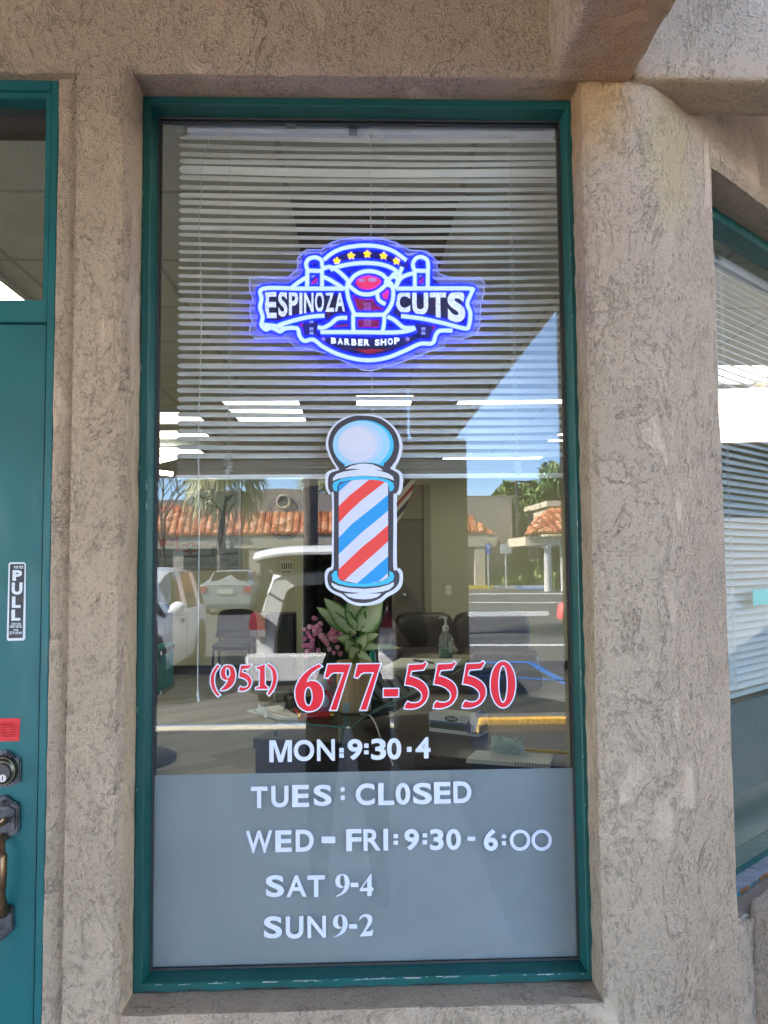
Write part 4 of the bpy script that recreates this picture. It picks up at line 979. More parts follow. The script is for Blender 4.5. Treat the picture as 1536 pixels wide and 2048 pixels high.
# bare tube fixture
tb = empty('tube_light', 'bright bare tube light at the left edge under the ceiling', 'ceiling light')
a, b = P(300, 925, 6.9), P(352, 913, 6.9); mb = MB(); mb.tube([a, b], .03, 10); mb.build('tube', mat('tube_emit', (.9, .9, .9), .4, emit=(1, 1, .95), es=1.5), tb)
a, b = P(296, 942, 6.95), P(345, 948, 6.95); mb = MB(); mb.tube([a, b], .025, 10); mb.build('tube', mat('tube_emit', ()), tb)
mb = MB(); a = P(300, 915, 7.0); b = P(352, 905, 7.0); mb.slab([a, b, b+Vector((0, 0, .1)), a+Vector((0, 0, .1))], (0, .06, 0)); mb.build('housing', mat('tube_white', (.7, .7, .68), .5), tb)
# return-air grille
vg = empty('return_air_grille', 'large dark perforated return air grille in the ceiling above the neon sign', 'grille')
vx0, vx1, vy0, vy1 = -.235, .36, 1.03, 2.24
t = NT('perforated'); co = t.coords(); vo = t.N('ShaderNodeTexVoronoi'); vo.inputs['Scale'].default_value = 95; vo.inputs['Randomness'].default_value = .05; t.L(co, vo.inputs['Vector'])
t.L(t.ramp(vo.outputs['Distance'], [(.30, (.008, .008, .008)), (.42, (.16, .16, .145))]), t.b.inputs[0]); t.b.inputs['Roughness'].default_value = .6
mb = MB(); mb.box(vx0, vx1, vy0, vy1, CZ-.008, CZ-.004); mb.build('perforated_face', t.m, vg)
mb = MB()
for b in ((vx0-.02, vx0, vy0-.02, vy1+.02), (vx1, vx1+.02, vy0-.02, vy1+.02), (vx0, vx1, vy0-.02, vy0), (vx0, vx1, vy1, vy1+.02)): mb.box(*b, CZ-.014, CZ-.003)
mb.build('frame', m_lf, vg)
# wall poster
pz = FY-.02
ps = empty('framed_poster', 'framed grey street poster with a red bicycle and red lamp post on the back wall', 'poster')
A = P(262, 985, pz); B = P(477, 1132, pz)
t = NT('poster_print'); co = t.coords('Generated'); n1 = t.noise(co, 9, 6, .7, 1.5); s = t.N('ShaderNodeSeparateXYZ'); t.L(co, s.inputs[0])
base = t.ramp(n1, [(.35, (.08, .10, .10)), (.5, (.17, .19, .18)), (.7, (.26, .28, .25))])
sk = t.ramp(s.outputs[2], [(.0, (.07, .09, .10)), (.22, (.16, .18, .19)), (.26, (.28, .27, .22)), (.55, (.30, .31, .28)), (1, (.38, .42, .42))])
t.L(t.mix(.5, base, sk), t.b.inputs[0]); t.b.inputs['Roughness'].default_value = .35
mb = MB(); mb.box(A.x, B.x, pz-.004, pz+.012, B.z, A.z); mb.build('print', t.m, ps)
m_fr = mat('frame_grey', (.20, .20, .21), .35, .5)
mb = MB(); wd = .035
for b in ((A.x-wd, A.x, B.z-wd, A.z+wd), (B.x, B.x+wd, B.z-wd, A.z+wd), (A.x, B.x, A.z, A.z+wd), (A.x, B.x, B.z-wd, B.z)): mb.box(b[0], b[1], pz-.02, pz+.015, b[2], b[3])
mb.build('frame', m_fr, ps)
m_pr = mat('poster_red', (.26, .03, .03), .5); m_pk = mat('poster_black', (.09, .10, .10), .5)
def pp(x, y): return P(290+x/4.1514, 900+y/4.1514, pz-.006)
mb = MB()
for cx, cy, r_ in ((335, 815, 30), (415, 815, 28)): mb.tube([pp(cx+r_*math.cos(a*.35), cy+r_*math.sin(a*.35)) for a in range(18)], .010, 4, closed=True)
mb.tube([pp(335, 815), pp(360, 775), pp(400, 770), pp(415, 815)], .010, 4); mb.tube([pp(360, 775), pp(385, 820), pp(400, 770)], .010, 4)
mb.tube([pp(268, 850), pp(268, 520)], [.03, .014], 6); mb.ball(pp(268, 508), .05)
mb.slab([pp(105, 740), pp(245, 735), pp(245, 790), pp(110, 800)], (0, .002, 0))
mb.build('red_drawing', m_pr, ps)
mb = MB()
mb.tube([pp(600, 850), pp(640, 650), pp(675, 380)], [.04, .03, .02], 6)
for br_ in ([(640, 520), (560, 420), (530, 380)], [(670, 430), (730, 370)], [(600, 480), (500, 440)], [(655, 560), (720, 470), (755, 440)], [(560, 420), (480, 400), (450, 375)]): mb.tube([pp(*q_) for q_ in br_], .012, 5)
mb.tube([pp(90, 885), pp(500, 880), pp(770, 855)], .014, 4)
for x in (145, 380, 570): mb.tube([pp(x, 870), pp(x, 800)], .03, 5)
mb.build('tree_drawing', m_pk, ps)
# round mirror frame on the back wall
mr = empty('round_mirror', 'round mirror with a wide mauve grey frame on the back wall', 'mirror')
c = P(569, 1035, FY-.03); mb = MB()
mb.tube([(c.x+.24*math.cos(a*.262), c.y, c.z+.28*math.sin(a*.262)) for a in range(24)], .035, 6, closed=True); mb.build('frame', mat('mauve_frame', (.15, .125, .13), .5), mr, smooth=True)
# notice on the wall, switch, striped banner
mb = MB(); a, b = P(560, 1121, FY-.02), P(585, 1149, FY-.02); mb.box(a.x, b.x, FY-.012, FY-.002, b.z, a.z); nb = mb.build('wall_notice', mat('notice_paper', (.55, .54, .42), .6), None, bevel=.002); tag(nb, 'pale printed notice on the olive back wall inside the open car hatch reflection', 'notice')
nb['label'] = 'pale printed notice pinned to the olive back wall'
mb = MB()
for k in range(5): mb.box(a.x+.02+k*.032, a.x+.035+k*.032, FY-.014, FY-.0125, b.z+.08, a.z-.04)
mb.box(a.x+.02, b.x-.02, FY-.014, FY-.0125, b.z+.03, b.z+.045); mb.build('print', mat('ink', (.05, .05, .05), .6), nb)
sw = empty('light_switch', 'white light switch on the olive wall above the sofa', 'switch')
a, b = P(891, 1170, FY-.01), P(903, 1190, FY-.01); mb = MB(); mb.box(a.x, b.x, FY-.012, FY-.002, b.z, a.z); mb.build('plate', mat('switch_white', (.75, .75, .68), .4), sw, bevel=.002)
mb = MB(); mb.box((a.x+b.x)/2-.01, (a.x+b.x)/2+.01, FY-.022, FY-.0125, (a.z+b.z)/2-.02, (a.z+b.z)/2+.02); mb.build('toggle', mat('switch_white', ()), sw)
t = NT('banner'); co = t.coords(); s = t.N('ShaderNodeSeparateXYZ'); t.L(co, s.inputs[0])
f = t.math('FRACT', t.math('MULTIPLY', t.math('ADD', s.outputs[0], t.math('MULTIPLY', s.outputs[2], -.9)), 5.0))
t.L(t.ramp(f, [(0, (.55, .52, .48)), (.30, (.30, .03, .03)), (.5, (.55, .52, .48)), (.72, (.04, .045, .06))], 'CONSTANT'), t.b.inputs[0]); t.b.inputs['Roughness'].default_value = .8
mb = MB(); Yb = 6.0; q = [P(775, 950, Yb), P(832, 955, Yb), P(824, 985, Yb), P(806, 1028, Yb), P(790, 1052, Yb), P(770, 1058, Yb)]
mb.slab(q, (0, .02, 0)); o = mb.build('striped_banner', t.m, None); tag(o, 'red white and black striped cloth banner hanging right of the barber pole decal', 'banner')
# sofa
sf = empty('sofa', 'dark brown leather sofa against the olive back wall', 'sofa', loc=(0, 7.6, 0))
m_sf = mat('dark_leather', (.028, .022, .019), .42, nz=.3, nscale=8, bump=.004)
def cushion(mb, x0, x1, y0, y1, z0, z1, pw=.55):
    cx, cy, cz = (x0+x1)/2, (y0+y1)/2, (z0+z1)/2; n, k = 20, 12; vs = []
    sg = lambda v, e: math.copysign(abs(v)**e, v)
    for i in range(k+1):
        a = -math.pi/2+math.pi*i/k
        for j in range(n):
            b = 2*math.pi*j/n; vs.append((cx+(x1-x0)/2*sg(math.cos(a), .3)*sg(math.cos(b), .35), cy+(y1-y0)/2*sg(math.cos(a), .3)*sg(math.sin(b), .35), cz+(z1-z0)/2*sg(math.sin(a), pw)))
    mb.add(vs, [(i*n+j, i*n+(j+1) % n, (i+1)*n+(j+1) % n, (i+1)*n+j) for i in range(k) for j in range(n)])
x0 = P(790, 1225, 7.9).x; x1 = P(908, 1225, 7.9).x; x2 = x1+.95
zt = P(850, 1226, 7.95).z
for k, (a, b, n_) in enumerate(((x0, x1, 'back_cushion'), (x1+.01, x2, 'back_cushion'))):
    mb = MB(); cushion(mb, a, b, .25, .65, .40, zt); mb.build(n_, m_sf, sf, smooth=True)
    mb = MB(); cushion(mb, a, b, -.30, .40, .22, .50); mb.build('seat_cushion', m_sf, sf, smooth=True)
mb = MB(); cushion(mb, x0-.28, x0-.0, -.35, .6, .05, P(780, 1300, 7.4).z+.22); mb.build('armrest', m_sf, sf, smooth=True)
mb = MB(); mb.box(x0, x2, -.25, .6, .05, .25); mb.build('base', m_sf, sf, bevel=.02)
# waiting chair, barber chair, appliance
def wchair(px, Y, lab, g):
    e = empty('waiting_chair', lab, 'chair', g, loc=(P(px, 1225, Y).x, Y, 0)); m_c = mat('chair_black', (.010, .010, .012), .35); m_l = mat('chair_leg', (.02, .02, .02), .4, .3)
    mb = MB(); prof = catmull([(-.27, .62), (-.26, .80), (-.20, .89), (0, .915), (.20, .89), (.26, .80), (.27, .62), (.25, .52), (-.25, .52)], 4)
    mb.slab([(x, .22+.06*abs(x), z) for x, z in prof], (0, .05, 0)); mb.build('backrest', m_c, e, bevel=.008)
    mb = MB(); cushion(mb, -.26, .26, -.25, .24, .40, .50); mb.build('seat', m_c, e, smooth=True)
    for sx in (-.24, .24):
        for sy in (-.22, .24):
            mb = MB(); mb.tube([(sx, sy, 0), (sx*.96, sy*.96, .42)] if sy < 0 else [(sx, sy, 0), (sx*.96, sy*.98, .62)], .016, 8); mb.build('leg', m_l, e)
    return e
wchair(468, 8.75, 'black waiting chair with a rounded back against the olive back wall', None)
bc = empty('barber_chair', 'black and teal barber chair cut off by the left edge of the big window', 'barber chair', loc=(P(292, 1300, 4.6).x, 4.6, 0))
m_bk = mat('chair_black', ()); m_ch = mat('chrome', (.6, .62, .62), .15, 1)
mb = MB(); cushion(mb, -.30, .12, -.25, .35, .50, .66); mb.build('seat', m_bk, bc, smooth=True)
mb = MB(); cushion(mb, -.30, .13, .22, .40, .60, 1.22); mb.build('backrest', m_bk, bc, smooth=True)
mb = MB(); mb.box(.06, .15, -.20, .30, .86, .90); mb.box(.13, .16, -.15, .25, .55, .88); mb.build('armrest', mat('teal_vinyl', (.0, .14, .13), .3), bc, bevel=.01)
mb = MB(); mb.box(.155, .165, -.16, .26, .53, .57); mb.box(.155, .165, -.16, .26, .84, .875); mb.build('trim', m_ch, bc)
mb = MB(); mb.tube([(-.1, 0, .02), (-.1, 0, .5)], .05, 12); mb.build('column', m_ch, bc)
mb = MB(); mb.lathe([(.34, 0), (.34, .03), (.28, .06), (.05, .08)], (-.1, 0, 0)); mb.build('base', m_bk, bc, smooth=True)
mb = MB(); mb.box(-.15, .22, -.75, -.45, .12, .22); mb.build('footrest', m_bk, bc, bevel=.02)
ap = empty('speaker_cabinet', 'black upright cabinet by the back wall behind the pink flowers', 'cabinet', loc=(P(562, 1228, 8.4).x, 8.4, 0))
zt = P(562, 1228, 8.2).z; mb = MB(); mb.box(-.18, .18, -.2, .25, 0, zt); mb.build('body', m_bk, ap, bevel=.01)
mb = MB(); mb.box(-.155, .155, -.206, -.201, .1, zt-.05); mb.build('front_panel', mat('cab_front', (.03, .035, .035), .2), ap)

# ================================================================== THE DESK
m_dsk = mat('dark_wood', (.030, .018, .020), .34, nz=.4, nscale=6)
dk = empty('reception_desk', 'dark wood reception desk with a raised glass shelf behind the window', 'desk')
ZD = .75
dq = [PZ(px, py, ZD) for px, py in [(506, 1477), (690, 1486), (830, 1508), (1000, 1524), (1180, 1538), (1200, 1440), (880, 1425), (556, 1449)]]
def poly(mb, q, z0, z1): mb.prism([(v.x, v.y) for v in q], z0, z1)
mb = MB(); poly(mb, dq, ZD-.045, ZD); mb.build('desk_top', m_dsk, dk, bevel=.003)
cen = Vector((sum(v.x for v in dq)/8, sum(v.y for v in dq)/8, 0))
mb = MB(); poly(mb, [cen+(v-cen)*.985 for v in dq], .02, ZD-.0455); mb.build('desk_body', m_dsk, dk)
ZS = .97
sq = [PZ(px, py, ZS) for px, py in [(500, 1420), (572, 1443), (703, 1453), (723, 1434), (775, 1405), (700, 1385), (560, 1398)]]
t = NT('green_glass'); t.n.remove(t.b)
fr = schlick(t, .08); tr = t.N('ShaderNodeBsdfTransparent'); tr.inputs[0].default_value = (.48, .60, .54, 1)
gl = t.N('ShaderNodeBsdfGlossy'); gl.inputs['Roughness'].default_value = .02; mx = t.N('ShaderNodeMixShader'); t.L(fr, mx.inputs[0]); t.L(tr.outputs[0], mx.inputs[1]); t.L(gl.outputs[0], mx.inputs[2]); t.L(mx.outputs[0], t.out.inputs[0]); m_gg = t.m
m_ge = mat('glass_edge', (.10, .20, .16), .15)
mb = MB(); poly(mb, sq, ZS-.010, ZS); mb.build('glass_shelf', m_gg, dk)
mb = MB(); mb.tube([v-Vector((0, 0, .005)) for v in sq[:5]], .005, 6); mb.build('polished_edge', m_ge, dk)
ZT = 1.0
tq = [PZ(px, py, ZT) for px, py in [(752, 1338), (800, 1346), (880, 1345), (930, 1326), (948, 1309), (836, 1308)]]
mb = MB(); poly(mb, tq, ZT-.012, ZT); mb.build('counter_top', mat('counter_top_olive', (.16, .17, .13), .12), dk)
mb = MB(); mb.tube([PZ(925, 1336, ZT-.01), PZ(745, 1424, .97)], .008, 6); mb.tube([PZ(722, 1438, .965), PZ(860, 1362, .985)], .004, 6); mb.build('polished_edge', m_ge, dk)
for px, y0, y1, w_ in ((551, 1447, 1472, .0095), (682, 1456, 1483, .0135)):
    q = PZ(px, y1, ZD); mb = MB(); mb.tube([(q.x, q.y, ZD), (q.x, q.y, ZS-.011)], w_, 12); mb.tube([(q.x, q.y, ZS), (q.x, q.y, ZS+.010)], w_*1.2, 12); mb.build('shelf_post', m_ch, dk, smooth=True)
t = NT('striped_panel'); co = t.coords(); s = t.N('ShaderNodeSeparateXYZ'); t.L(co, s.inputs[0])
f = t.math('FRACT', t.math('MULTIPLY', t.math('ADD', s.outputs[0], t.math('MULTIPLY', s.outputs[2], .8)), 17))
t.L(t.ramp(f, [(0, (.20, .22, .19)), (.35, (.025, .035, .028)), (.62, (.15, .09, .08)), (.72, (.20, .22, .19))], 'CONSTANT'), t.b.inputs[0]); t.b.inputs['Roughness'].default_value = .3
Yp = tq[1].y-.04
q = [P(735, 1344, Yp), P(860, 1352, Yp), P(862, 1362, Yp), P(725, 1432, Yp)]
mb = MB(); mb.slab(q, (0, .03, 0)); mb.build('striped_front', t.m, dk)
q = [P(800, 1347, Yp+.03), P(930, 1330, Yp+.03), P(860, 1380, Yp+.03), P(780, 1430, Yp+.03), P(725, 1440, Yp+.04), P(725, 1400, Yp+.04)]
mb = MB(); mb.slab(q, (0, .02, 0)); mb.build('counter_side', mat('counter_side_grey', (.05, .055, .045), .4), dk)

# things on the shelf and desk
def on(px, py, z): return PZ(px, py, z)
# sanitizer
c = on(892, 1314, ZT); e = empty('sanitizer_bottle', 'clear pump bottle with green gel standing on the counter', 'bottle', loc=c)
H = (P(892, 1233, c.y).z-ZT); k = H/.21
t = NT('clear_plastic'); t.n.remove(t.b); fr = schlick(t, .04); tr = t.N('ShaderNodeBsdfTransparent'); tr.inputs[0].default_value = (.78, .84, .82, 1)
df = t.N('ShaderNodeBsdfDiffuse'); df.inputs[0].default_value = (.6, .66, .64, 1); m0 = t.N('ShaderNodeMixShader', i_0=.22); t.L(tr.outputs[0], m0.inputs[1]); t.L(df.outputs[0], m0.inputs[2])
gl = t.N('ShaderNodeBsdfGlossy'); gl.inputs['Roughness'].default_value = .05; mx = t.N('ShaderNodeMixShader'); t.L(fr, mx.inputs[0]); t.L(m0.outputs[0], mx.inputs[1]); t.L(gl.outputs[0], mx.inputs[2]); t.L(mx.outputs[0], t.out.inputs[0]); m_cp = t.m
mb = MB(); mb.lathe([(.034*k, 0), (.037*k, .006*k), (.037*k, .092*k), (.030*k, .112*k), (.013*k, .128*k), (.013*k, .138*k)], n=20, sy=.7); mb.build('bottle', m_cp, e, smooth=True)
mb = MB(); mb.lathe([(.032*k, .003), (.034*k, .008), (.034*k, .045*k), (.001, .046*k)], n=20, sy=.66); mb.build('green_gel', mat('gel_green', (.04, .30, .17), .3), e, smooth=True)
mb = MB(); mb.lathe([(.016*k, .134*k), (.016*k, .160*k), (.007*k, .166*k), (.0055*k, .195*k), (.010*k, .198*k), (.010*k, .209*k)], n=16); mb.tube([(0, 0, .205*k), (-.02*k, 0, .207*k), (-.034*k, 0, .202*k)], .0045*k, 8); mb.tube([(0, 0, .02), (0, 0, .14*k)], .003*k, 6); mb.build('pump', mat('pump_white', (.6, .62, .58), .4), e, smooth=True)
mb = MB(); mb.box(.012*k, .031*k, -.028*k, -.026*k, .025*k, .085*k); mb.build('paper_label', mat('label_white', (.5, .55, .5), .5), e)
# papers and pen
q = [on(766, 1335, ZT+.004), on(905, 1338, ZT+.004), on(924, 1319, ZT+.004), on(802, 1317, ZT+.004)]
mb = MB(); mb.slab([v+Vector((0, 0, -.003)) for v in q], (0, 0, .006)); o = mb.build('paper_stack', mat('paper', (.72, .72, .66), .7, nz=.08, nscale=40), None); tag(o, 'stack of white papers lying on the counter beside the pump bottle', 'papers')
mb = MB(); mb.tube([on(828, 1320, ZT+.012), on(866, 1326, ZT+.012)], .006, 8); o = mb.build('pen', m_black, None); tag(o, 'black pen lying on the papers beside the pump bottle', 'pen')
# newspaper and tissue at the left
q = [on(495, 1424, ZS+.002), on(560, 1440, ZS+.002), on(603, 1440, ZS+.002), on(558, 1413, ZS+.002)]
mb = MB(); mb.slab(q, (0, 0, .007)); o = mb.build('leaflets', mat('paper', ()), None); tag(o, 'loose white leaflets on the left end of the glass shelf', 'papers')
mb = MB()
for k_ in range(5): a = on(525+k_*9, 1420+k_*2, ZS+.010); b = on(545+k_*9, 1424+k_*2, ZS+.010); mb.tube([a, b], .0008, 4)
mb.build('print', mat('ink', ()), o)
random.seed(5); mb = MB()
base = [on(505, 1425, ZS+.01), on(518, 1433, ZS+.01), on(533, 1438, ZS+.01), on(540, 1428, ZS+.01), on(522, 1417, ZS+.01)]
n = 9
vs = []
for i in range(n):
    for j in range(n):
        u, v_ = i/(n-1), j/(n-1); p = base[0].lerp(base[2], u).lerp(base[4].lerp(base[3], u), v_)
        vs.append(p+Vector((0, 0, .012+.026*noise.noise(Vector((u*3.3, v_*3.3, 1)))-.03*max(0, u-.7)*(1-v_))))
mb.add(vs, [(i*n+j, (i+1)*n+j, (i+1)*n+j+1, i*n+j+1) for i in range(n-1) for j in range(n-1)])
o = mb.build('tissue', mat('tissue_white', (.55, .6, .66), .8), None, smooth=True); tag(o, 'crumpled pale tissue hanging over the left end of the glass shelf', 'tissue')
# bamboo planter with big leaves
c = on(708, 1422, ZS); kx = (P(743, 1400, c.y).x-P(674, 1400, c.y).x)/2; hz = P(708, 1322, c.y).z-ZS
t = NT('bamboo'); co = t.coords(); mp = t.N('ShaderNodeMapping'); mp.inputs['Scale'].default_value = (14, 14, .8); t.L(co, mp.inputs['Vector']); nn = t.noise(mp.outputs[0], 9, 4, .6)
t.L(t.ramp(nn, [(.3, (.58, .34, .15)), (.7, (.78, .52, .25))]), t.b.inputs[0]); t.b.inputs['Roughness'].default_value = .45
pl = empty('leafy_plant', 'variegated broad leaf plant in a light bamboo wood cylinder pot', 'plant', loc=c)
mb = MB(); mb.lathe([(kx*.88, 0), (kx*.98, .004), (kx, .02), (kx, hz-.02), (kx*.98, hz), (kx*.9, hz), (kx*.88, hz-.03)], n=36); pot = mb.build('pot', t.m, pl, smooth=True)
mb = MB(); q = [(-.036, .006), (-.014, .006), (-.014, .042), (-.036, .042)]
mb.box(-kx*.62, -kx*.22, -kx*.99-.002, -kx*.86, .006, .045); mb.build('paper_label', mat('label_white', ()), pot)
t = NT('variegated_leaf'); at = t.N('ShaderNodeAttribute', attribute_name='mid'); nn = t.noise(t.coords(), 90, 4, .7, 1)
f = t.math('ADD', at.outputs['Fac'], t.math('MULTIPLY', t.math('SUBTRACT', nn, .5), .9))
t.L(t.ramp(f, [(.15, (.10, .28, .05)), (.30, (.28, .46, .11)), (.46, (.66, .74, .34)), (.8, (.80, .84, .48))]), t.b.inputs[0]); t.b.inputs['Roughness'].default_value = .4; m_leaf = t.m
LEAFV = []
def leaf(mb, base, dirv, L_, W_, droop=.35, roll=0, att=None):
    d = Vector(dirv).normalized(); side = d.cross(Vector((0, -1, .25))).normalized(); side = (Matrix.Rotation(roll, 3, d) @ side); up = side.cross(d).normalized(); n, m = 11, 8
    vs = []; base = Vector(base)
    for i in range(n+1):
        u = i/n; wdt = W_*(math.sin(math.pi*min(1, u**.75))**.8 if 0 < u < 1 else .02)
        ctr = base+d*L_*u+Vector((0, 0, -droop*L_*u*u))
        for j in range(m+1):
            v_ = j/m*2-1
            vs.append(ctr+side*wdt*v_/2+up*(abs(v_)**1.3*wdt*.16+.004*math.sin(u*15+v_*2)*abs(v_))); att.append(max(0, 1-abs(v_)**1.6)*.8+.08)
    mb.add(vs, [(i*(m+1)+j, (i+1)*(m+1)+j, (i+1)*(m+1)+j+1, i*(m+1)+j+1) for i in range(n) for j in range(m)])
def set_att(o, att):
    a = o.data.attributes.new('mid', 'FLOAT', 'POINT'); a.data.foreach_set('value', att)
mb = MB(); att = []
Yc = c.y
def lf(px0, py0, px1, py1, wpx, dy=0, droop=.0, roll=0):
    a = P(px0, py0, Yc); b = P(px1, py1, Yc+dy); wm = wpx/FPX*(Yc+1.6); d = b-a
    leaf(mb, a-Vector(c), d, d.length, wm, droop, roll, att)
lf(712, 1268, 648, 1196, 40, -.05, .0, .1); lf(700, 1262, 633, 1214, 30, -.06); lf(718, 1262, 700, 1180, 42, -.03); lf(722, 1262, 765, 1200, 52, -.05, 0, -.1); lf(735, 1240, 752, 1185, 30, .04)
lf(716, 1285, 758, 1262, 22, -.07, .1); lf(712, 1290, 762, 1288, 22, -.06, .15); lf(706, 1285, 672, 1270, 24, -.05, .1); lf(712, 1305, 745, 1310, 20, -.07, .3); lf(705, 1300, 690, 1278, 26, -.06)
lf(722, 1290, 805, 1296, 14, .08, .0); lf(712, 1312, 700, 1292, 30, -.05); lf(716, 1295, 735, 1270, 28, -.06)
o = mb.build('leaves', m_leaf, pl, smooth=True); set_att(o, att)
mb = MB()
for a, b in (((710, 1325), (712, 1268)), ((712, 1325), (722, 1262)), ((706, 1325), (700, 1262)), ((715, 1325), (722, 1290)), ((705, 1322), (706, 1285))): mb.tube([P(a[0], a[1]+6, Yc)-Vector(c), P(b[0], b[1], Yc-.02)-Vector(c)], .0045, 6)
mb.build('stems', mat('stem_green', (.13, .22, .06), .5), pl)
# pink flowers in a purple textured pot
c = on(655, 1412, ZS) if False else PZ(662, 1405, ZS)
fp = empty('flowering_plant', 'pink flowering plant in a lilac dimpled pot left of the bamboo pot', 'plant', loc=c); Yc = c.y
t = NT('dimpled'); co = t.coords(); vo = t.N('ShaderNodeTexVoronoi'); vo.inputs['Scale'].default_value = 140; vo.inputs['Randomness'].default_value = .1; t.L(co, vo.inputs['Vector'])
t.L(t.ramp(vo.outputs['Distance'], [(.1, (.34, .31, .45)), (.6, (.60, .57, .72))]), t.b.inputs[0]); t.L(t.bump(vo.outputs['Distance'], .004), t.b.inputs['Normal'])
hp_ = P(662, 1340, Yc).z-ZS; mb = MB(); mb.lathe([(.040, 0), (.046, .01), (.056, hp_), (.050, hp_)], n=28); mb.build('pot', t.m, fp, smooth=True)
rnd = random.Random(11); mbs = [MB(), MB(), MB()]
for k_ in range(78):
    if k_ < 50: px, py = rnd.gauss(643, 19), rnd.gauss(1268, 13)
    elif k_ < 64: px, py = rnd.gauss(676, 9), rnd.gauss(1280, 13)
    else: px, py = rnd.gauss(620, 7), rnd.gauss(1292, 10)
    p = P(px, py, Yc-.06+rnd.uniform(-.02, .03))-Vector(c); r_ = rnd.uniform(.0075, .0108); q = mbs[k_ % 3]
    nx, nz_ = rnd.uniform(-.35, .35), rnd.uniform(-.1, .5)
    for j in range(6):
        a = j*math.pi/3+k_; o_ = Vector((math.cos(a), nx*math.cos(a)*.5-.1, math.sin(a)))
        pp_ = p+o_*r_*.62
        q.ball(pp_, r_*.50, n=6, k=4)
    q.ball(p+Vector((0, -r_*.3, 0)), r_*.5, n=6, k=4)
for q, cc in zip(mbs, ((.80, .28, .45), (.90, .48, .60), (.70, .20, .38))): q.build('blossoms', mat('pink_%d' % int(cc[0]*100), cc, .6), fp, smooth=True)
mb = MB(); att = []
for k_ in range(16):
    a = rnd.uniform(0, 6.28); b0 = Vector((0, 0, hp_)); d = Vector((math.cos(a), math.sin(a)*.6-.3, rnd.uniform(-.25, .5)))
    leaf(mb, b0+Vector((0, 0, rnd.uniform(0, .05))), d, rnd.uniform(.07, .12), rnd.uniform(.04, .065), .2, 0, att)
for a, b in (((655, 1345), (645, 1270)), ((660, 1345), (668, 1285)), ((650, 1345), (622, 1295)), ((655, 1345), (655, 1265)), ((655, 1340), (635, 1280)), ((665, 1340), (680, 1280))):
    mb2_ = [P(a[0], a[1], Yc)-Vector(c), P(b[0], b[1], Yc-.05)-Vector(c)]; n0 = len(mb.v); mb.tube(mb2_, .003, 5); att += [0]*(len(mb.v)-n0)
mb.build('foliage', mat('dark_leaf', (.035, .085, .03), .45, nz=.4, nscale=50), fp, smooth=True)
# pink figurine, red stand, lantern
c = PZ(645, 1424, ZS); e = empty('figurine', 'round pink and white waving figurine behind the first red digit', 'figurine', loc=c); k = (P(640, 1352, c.y).z-ZS)/.16
m_pkf = mat('fig_pink', (.75, .18, .25), .3); m_wf = mat('fig_white', (.75, .75, .75), .3)
mb = MB(); mb.lathe([(.036*k, 0), (.046*k, .01*k), (.047*k, .05*k), (.034*k, .09*k), (.02*k, .10*k)], n=22); mb.build('body', m_pkf, e, smooth=True)
mb = MB(); mb.ball((-.006*k, 0, .122*k), .036*k, sx=1.1); mb.ball((.012*k, -.034*k, .052*k), .02*k, sz=1.5); mb.build('head', m_wf, e, smooth=True)
mb = MB(); mb.ball((.03*k, -.005, .135*k), .014*k, sz=1.3); mb.ball((-.03*k, -.005, .158*k), .010*k); mb.tube([(.032*k, -.02*k, .06*k), (.05*k, -.03*k, .075*k)], .011*k, 8); mb.build('ears', m_pkf, e, smooth=True)
mb = MB(); mb.tube([(.02*math.cos(a_*.5)*k, -.01-.025*math.sin(a_*.5)*k, .094*k) for a_ in range(13)], .006*k, 6); mb.build('collar', mat('fig_red', (.7, .02, .03), .3), e, smooth=True)
mb = MB(); mb.ball((.058*k, -.03*k, .08*k), .009*k); mb.build('bell', mat('gold', (.8, .5, .1), .25, 1), e, smooth=True)
e = empty('red_tray', 'shiny red tray with gold ends on the glass shelf', 'tray')
a, b = on(602, 1434, ZS+.012), on(662, 1430, ZS+.012); mb = MB(); mb.tube([a, b], .0125, 12); mb.tube([on(592, 1420, ZS+.012), on(603, 1436, ZS+.012)], .009, 10); mb.tube([on(612, 1437, ZS+.006), on(655, 1434, ZS+.006)], .006, 8); mb.build('rail', mat('lacquer_red', (.72, .015, .01), .15, coat=.5), e, smooth=True)
mb = MB(); mb.ball(a, .014); mb.ball(b, .014); mb.ball(on(598, 1428, ZS+.012), .009); mb.build('knobs', mat('gold', ()), e, smooth=True)
c = PZ(580, 1424, ZS); e = empty('lantern', 'small black wire lantern behind the leaflets', 'lantern', loc=c); k = (P(580, 1378, c.y).z-ZS)
mb = MB(); mb.lathe([(.030, k*.80), (.018, k*.86), (.006, k*.9), (.002, k)], n=4); mb.box(-.024, .024, -.024, .024, k*.75, k*.80); mb.build('roof', m_black, e)
mb = MB()
for sx in (-.02, .02):
    for sy in (-.02, .02): mb.tube([(sx, sy, 0), (sx, sy, k*.76)], .0022, 5)
mb.tube([(-.012, -.02, k*.75), (-.008, -.02, k*.3), (.002, -.02, k*.1), (.010, -.02, k*.3), (.014, -.02, k*.75)], .002, 5); mb.build('wires', m_black, e)
mb = MB(); mb.box(-.026, .026, -.026, .026, 0, .008); mb.build('base', m_black, e)
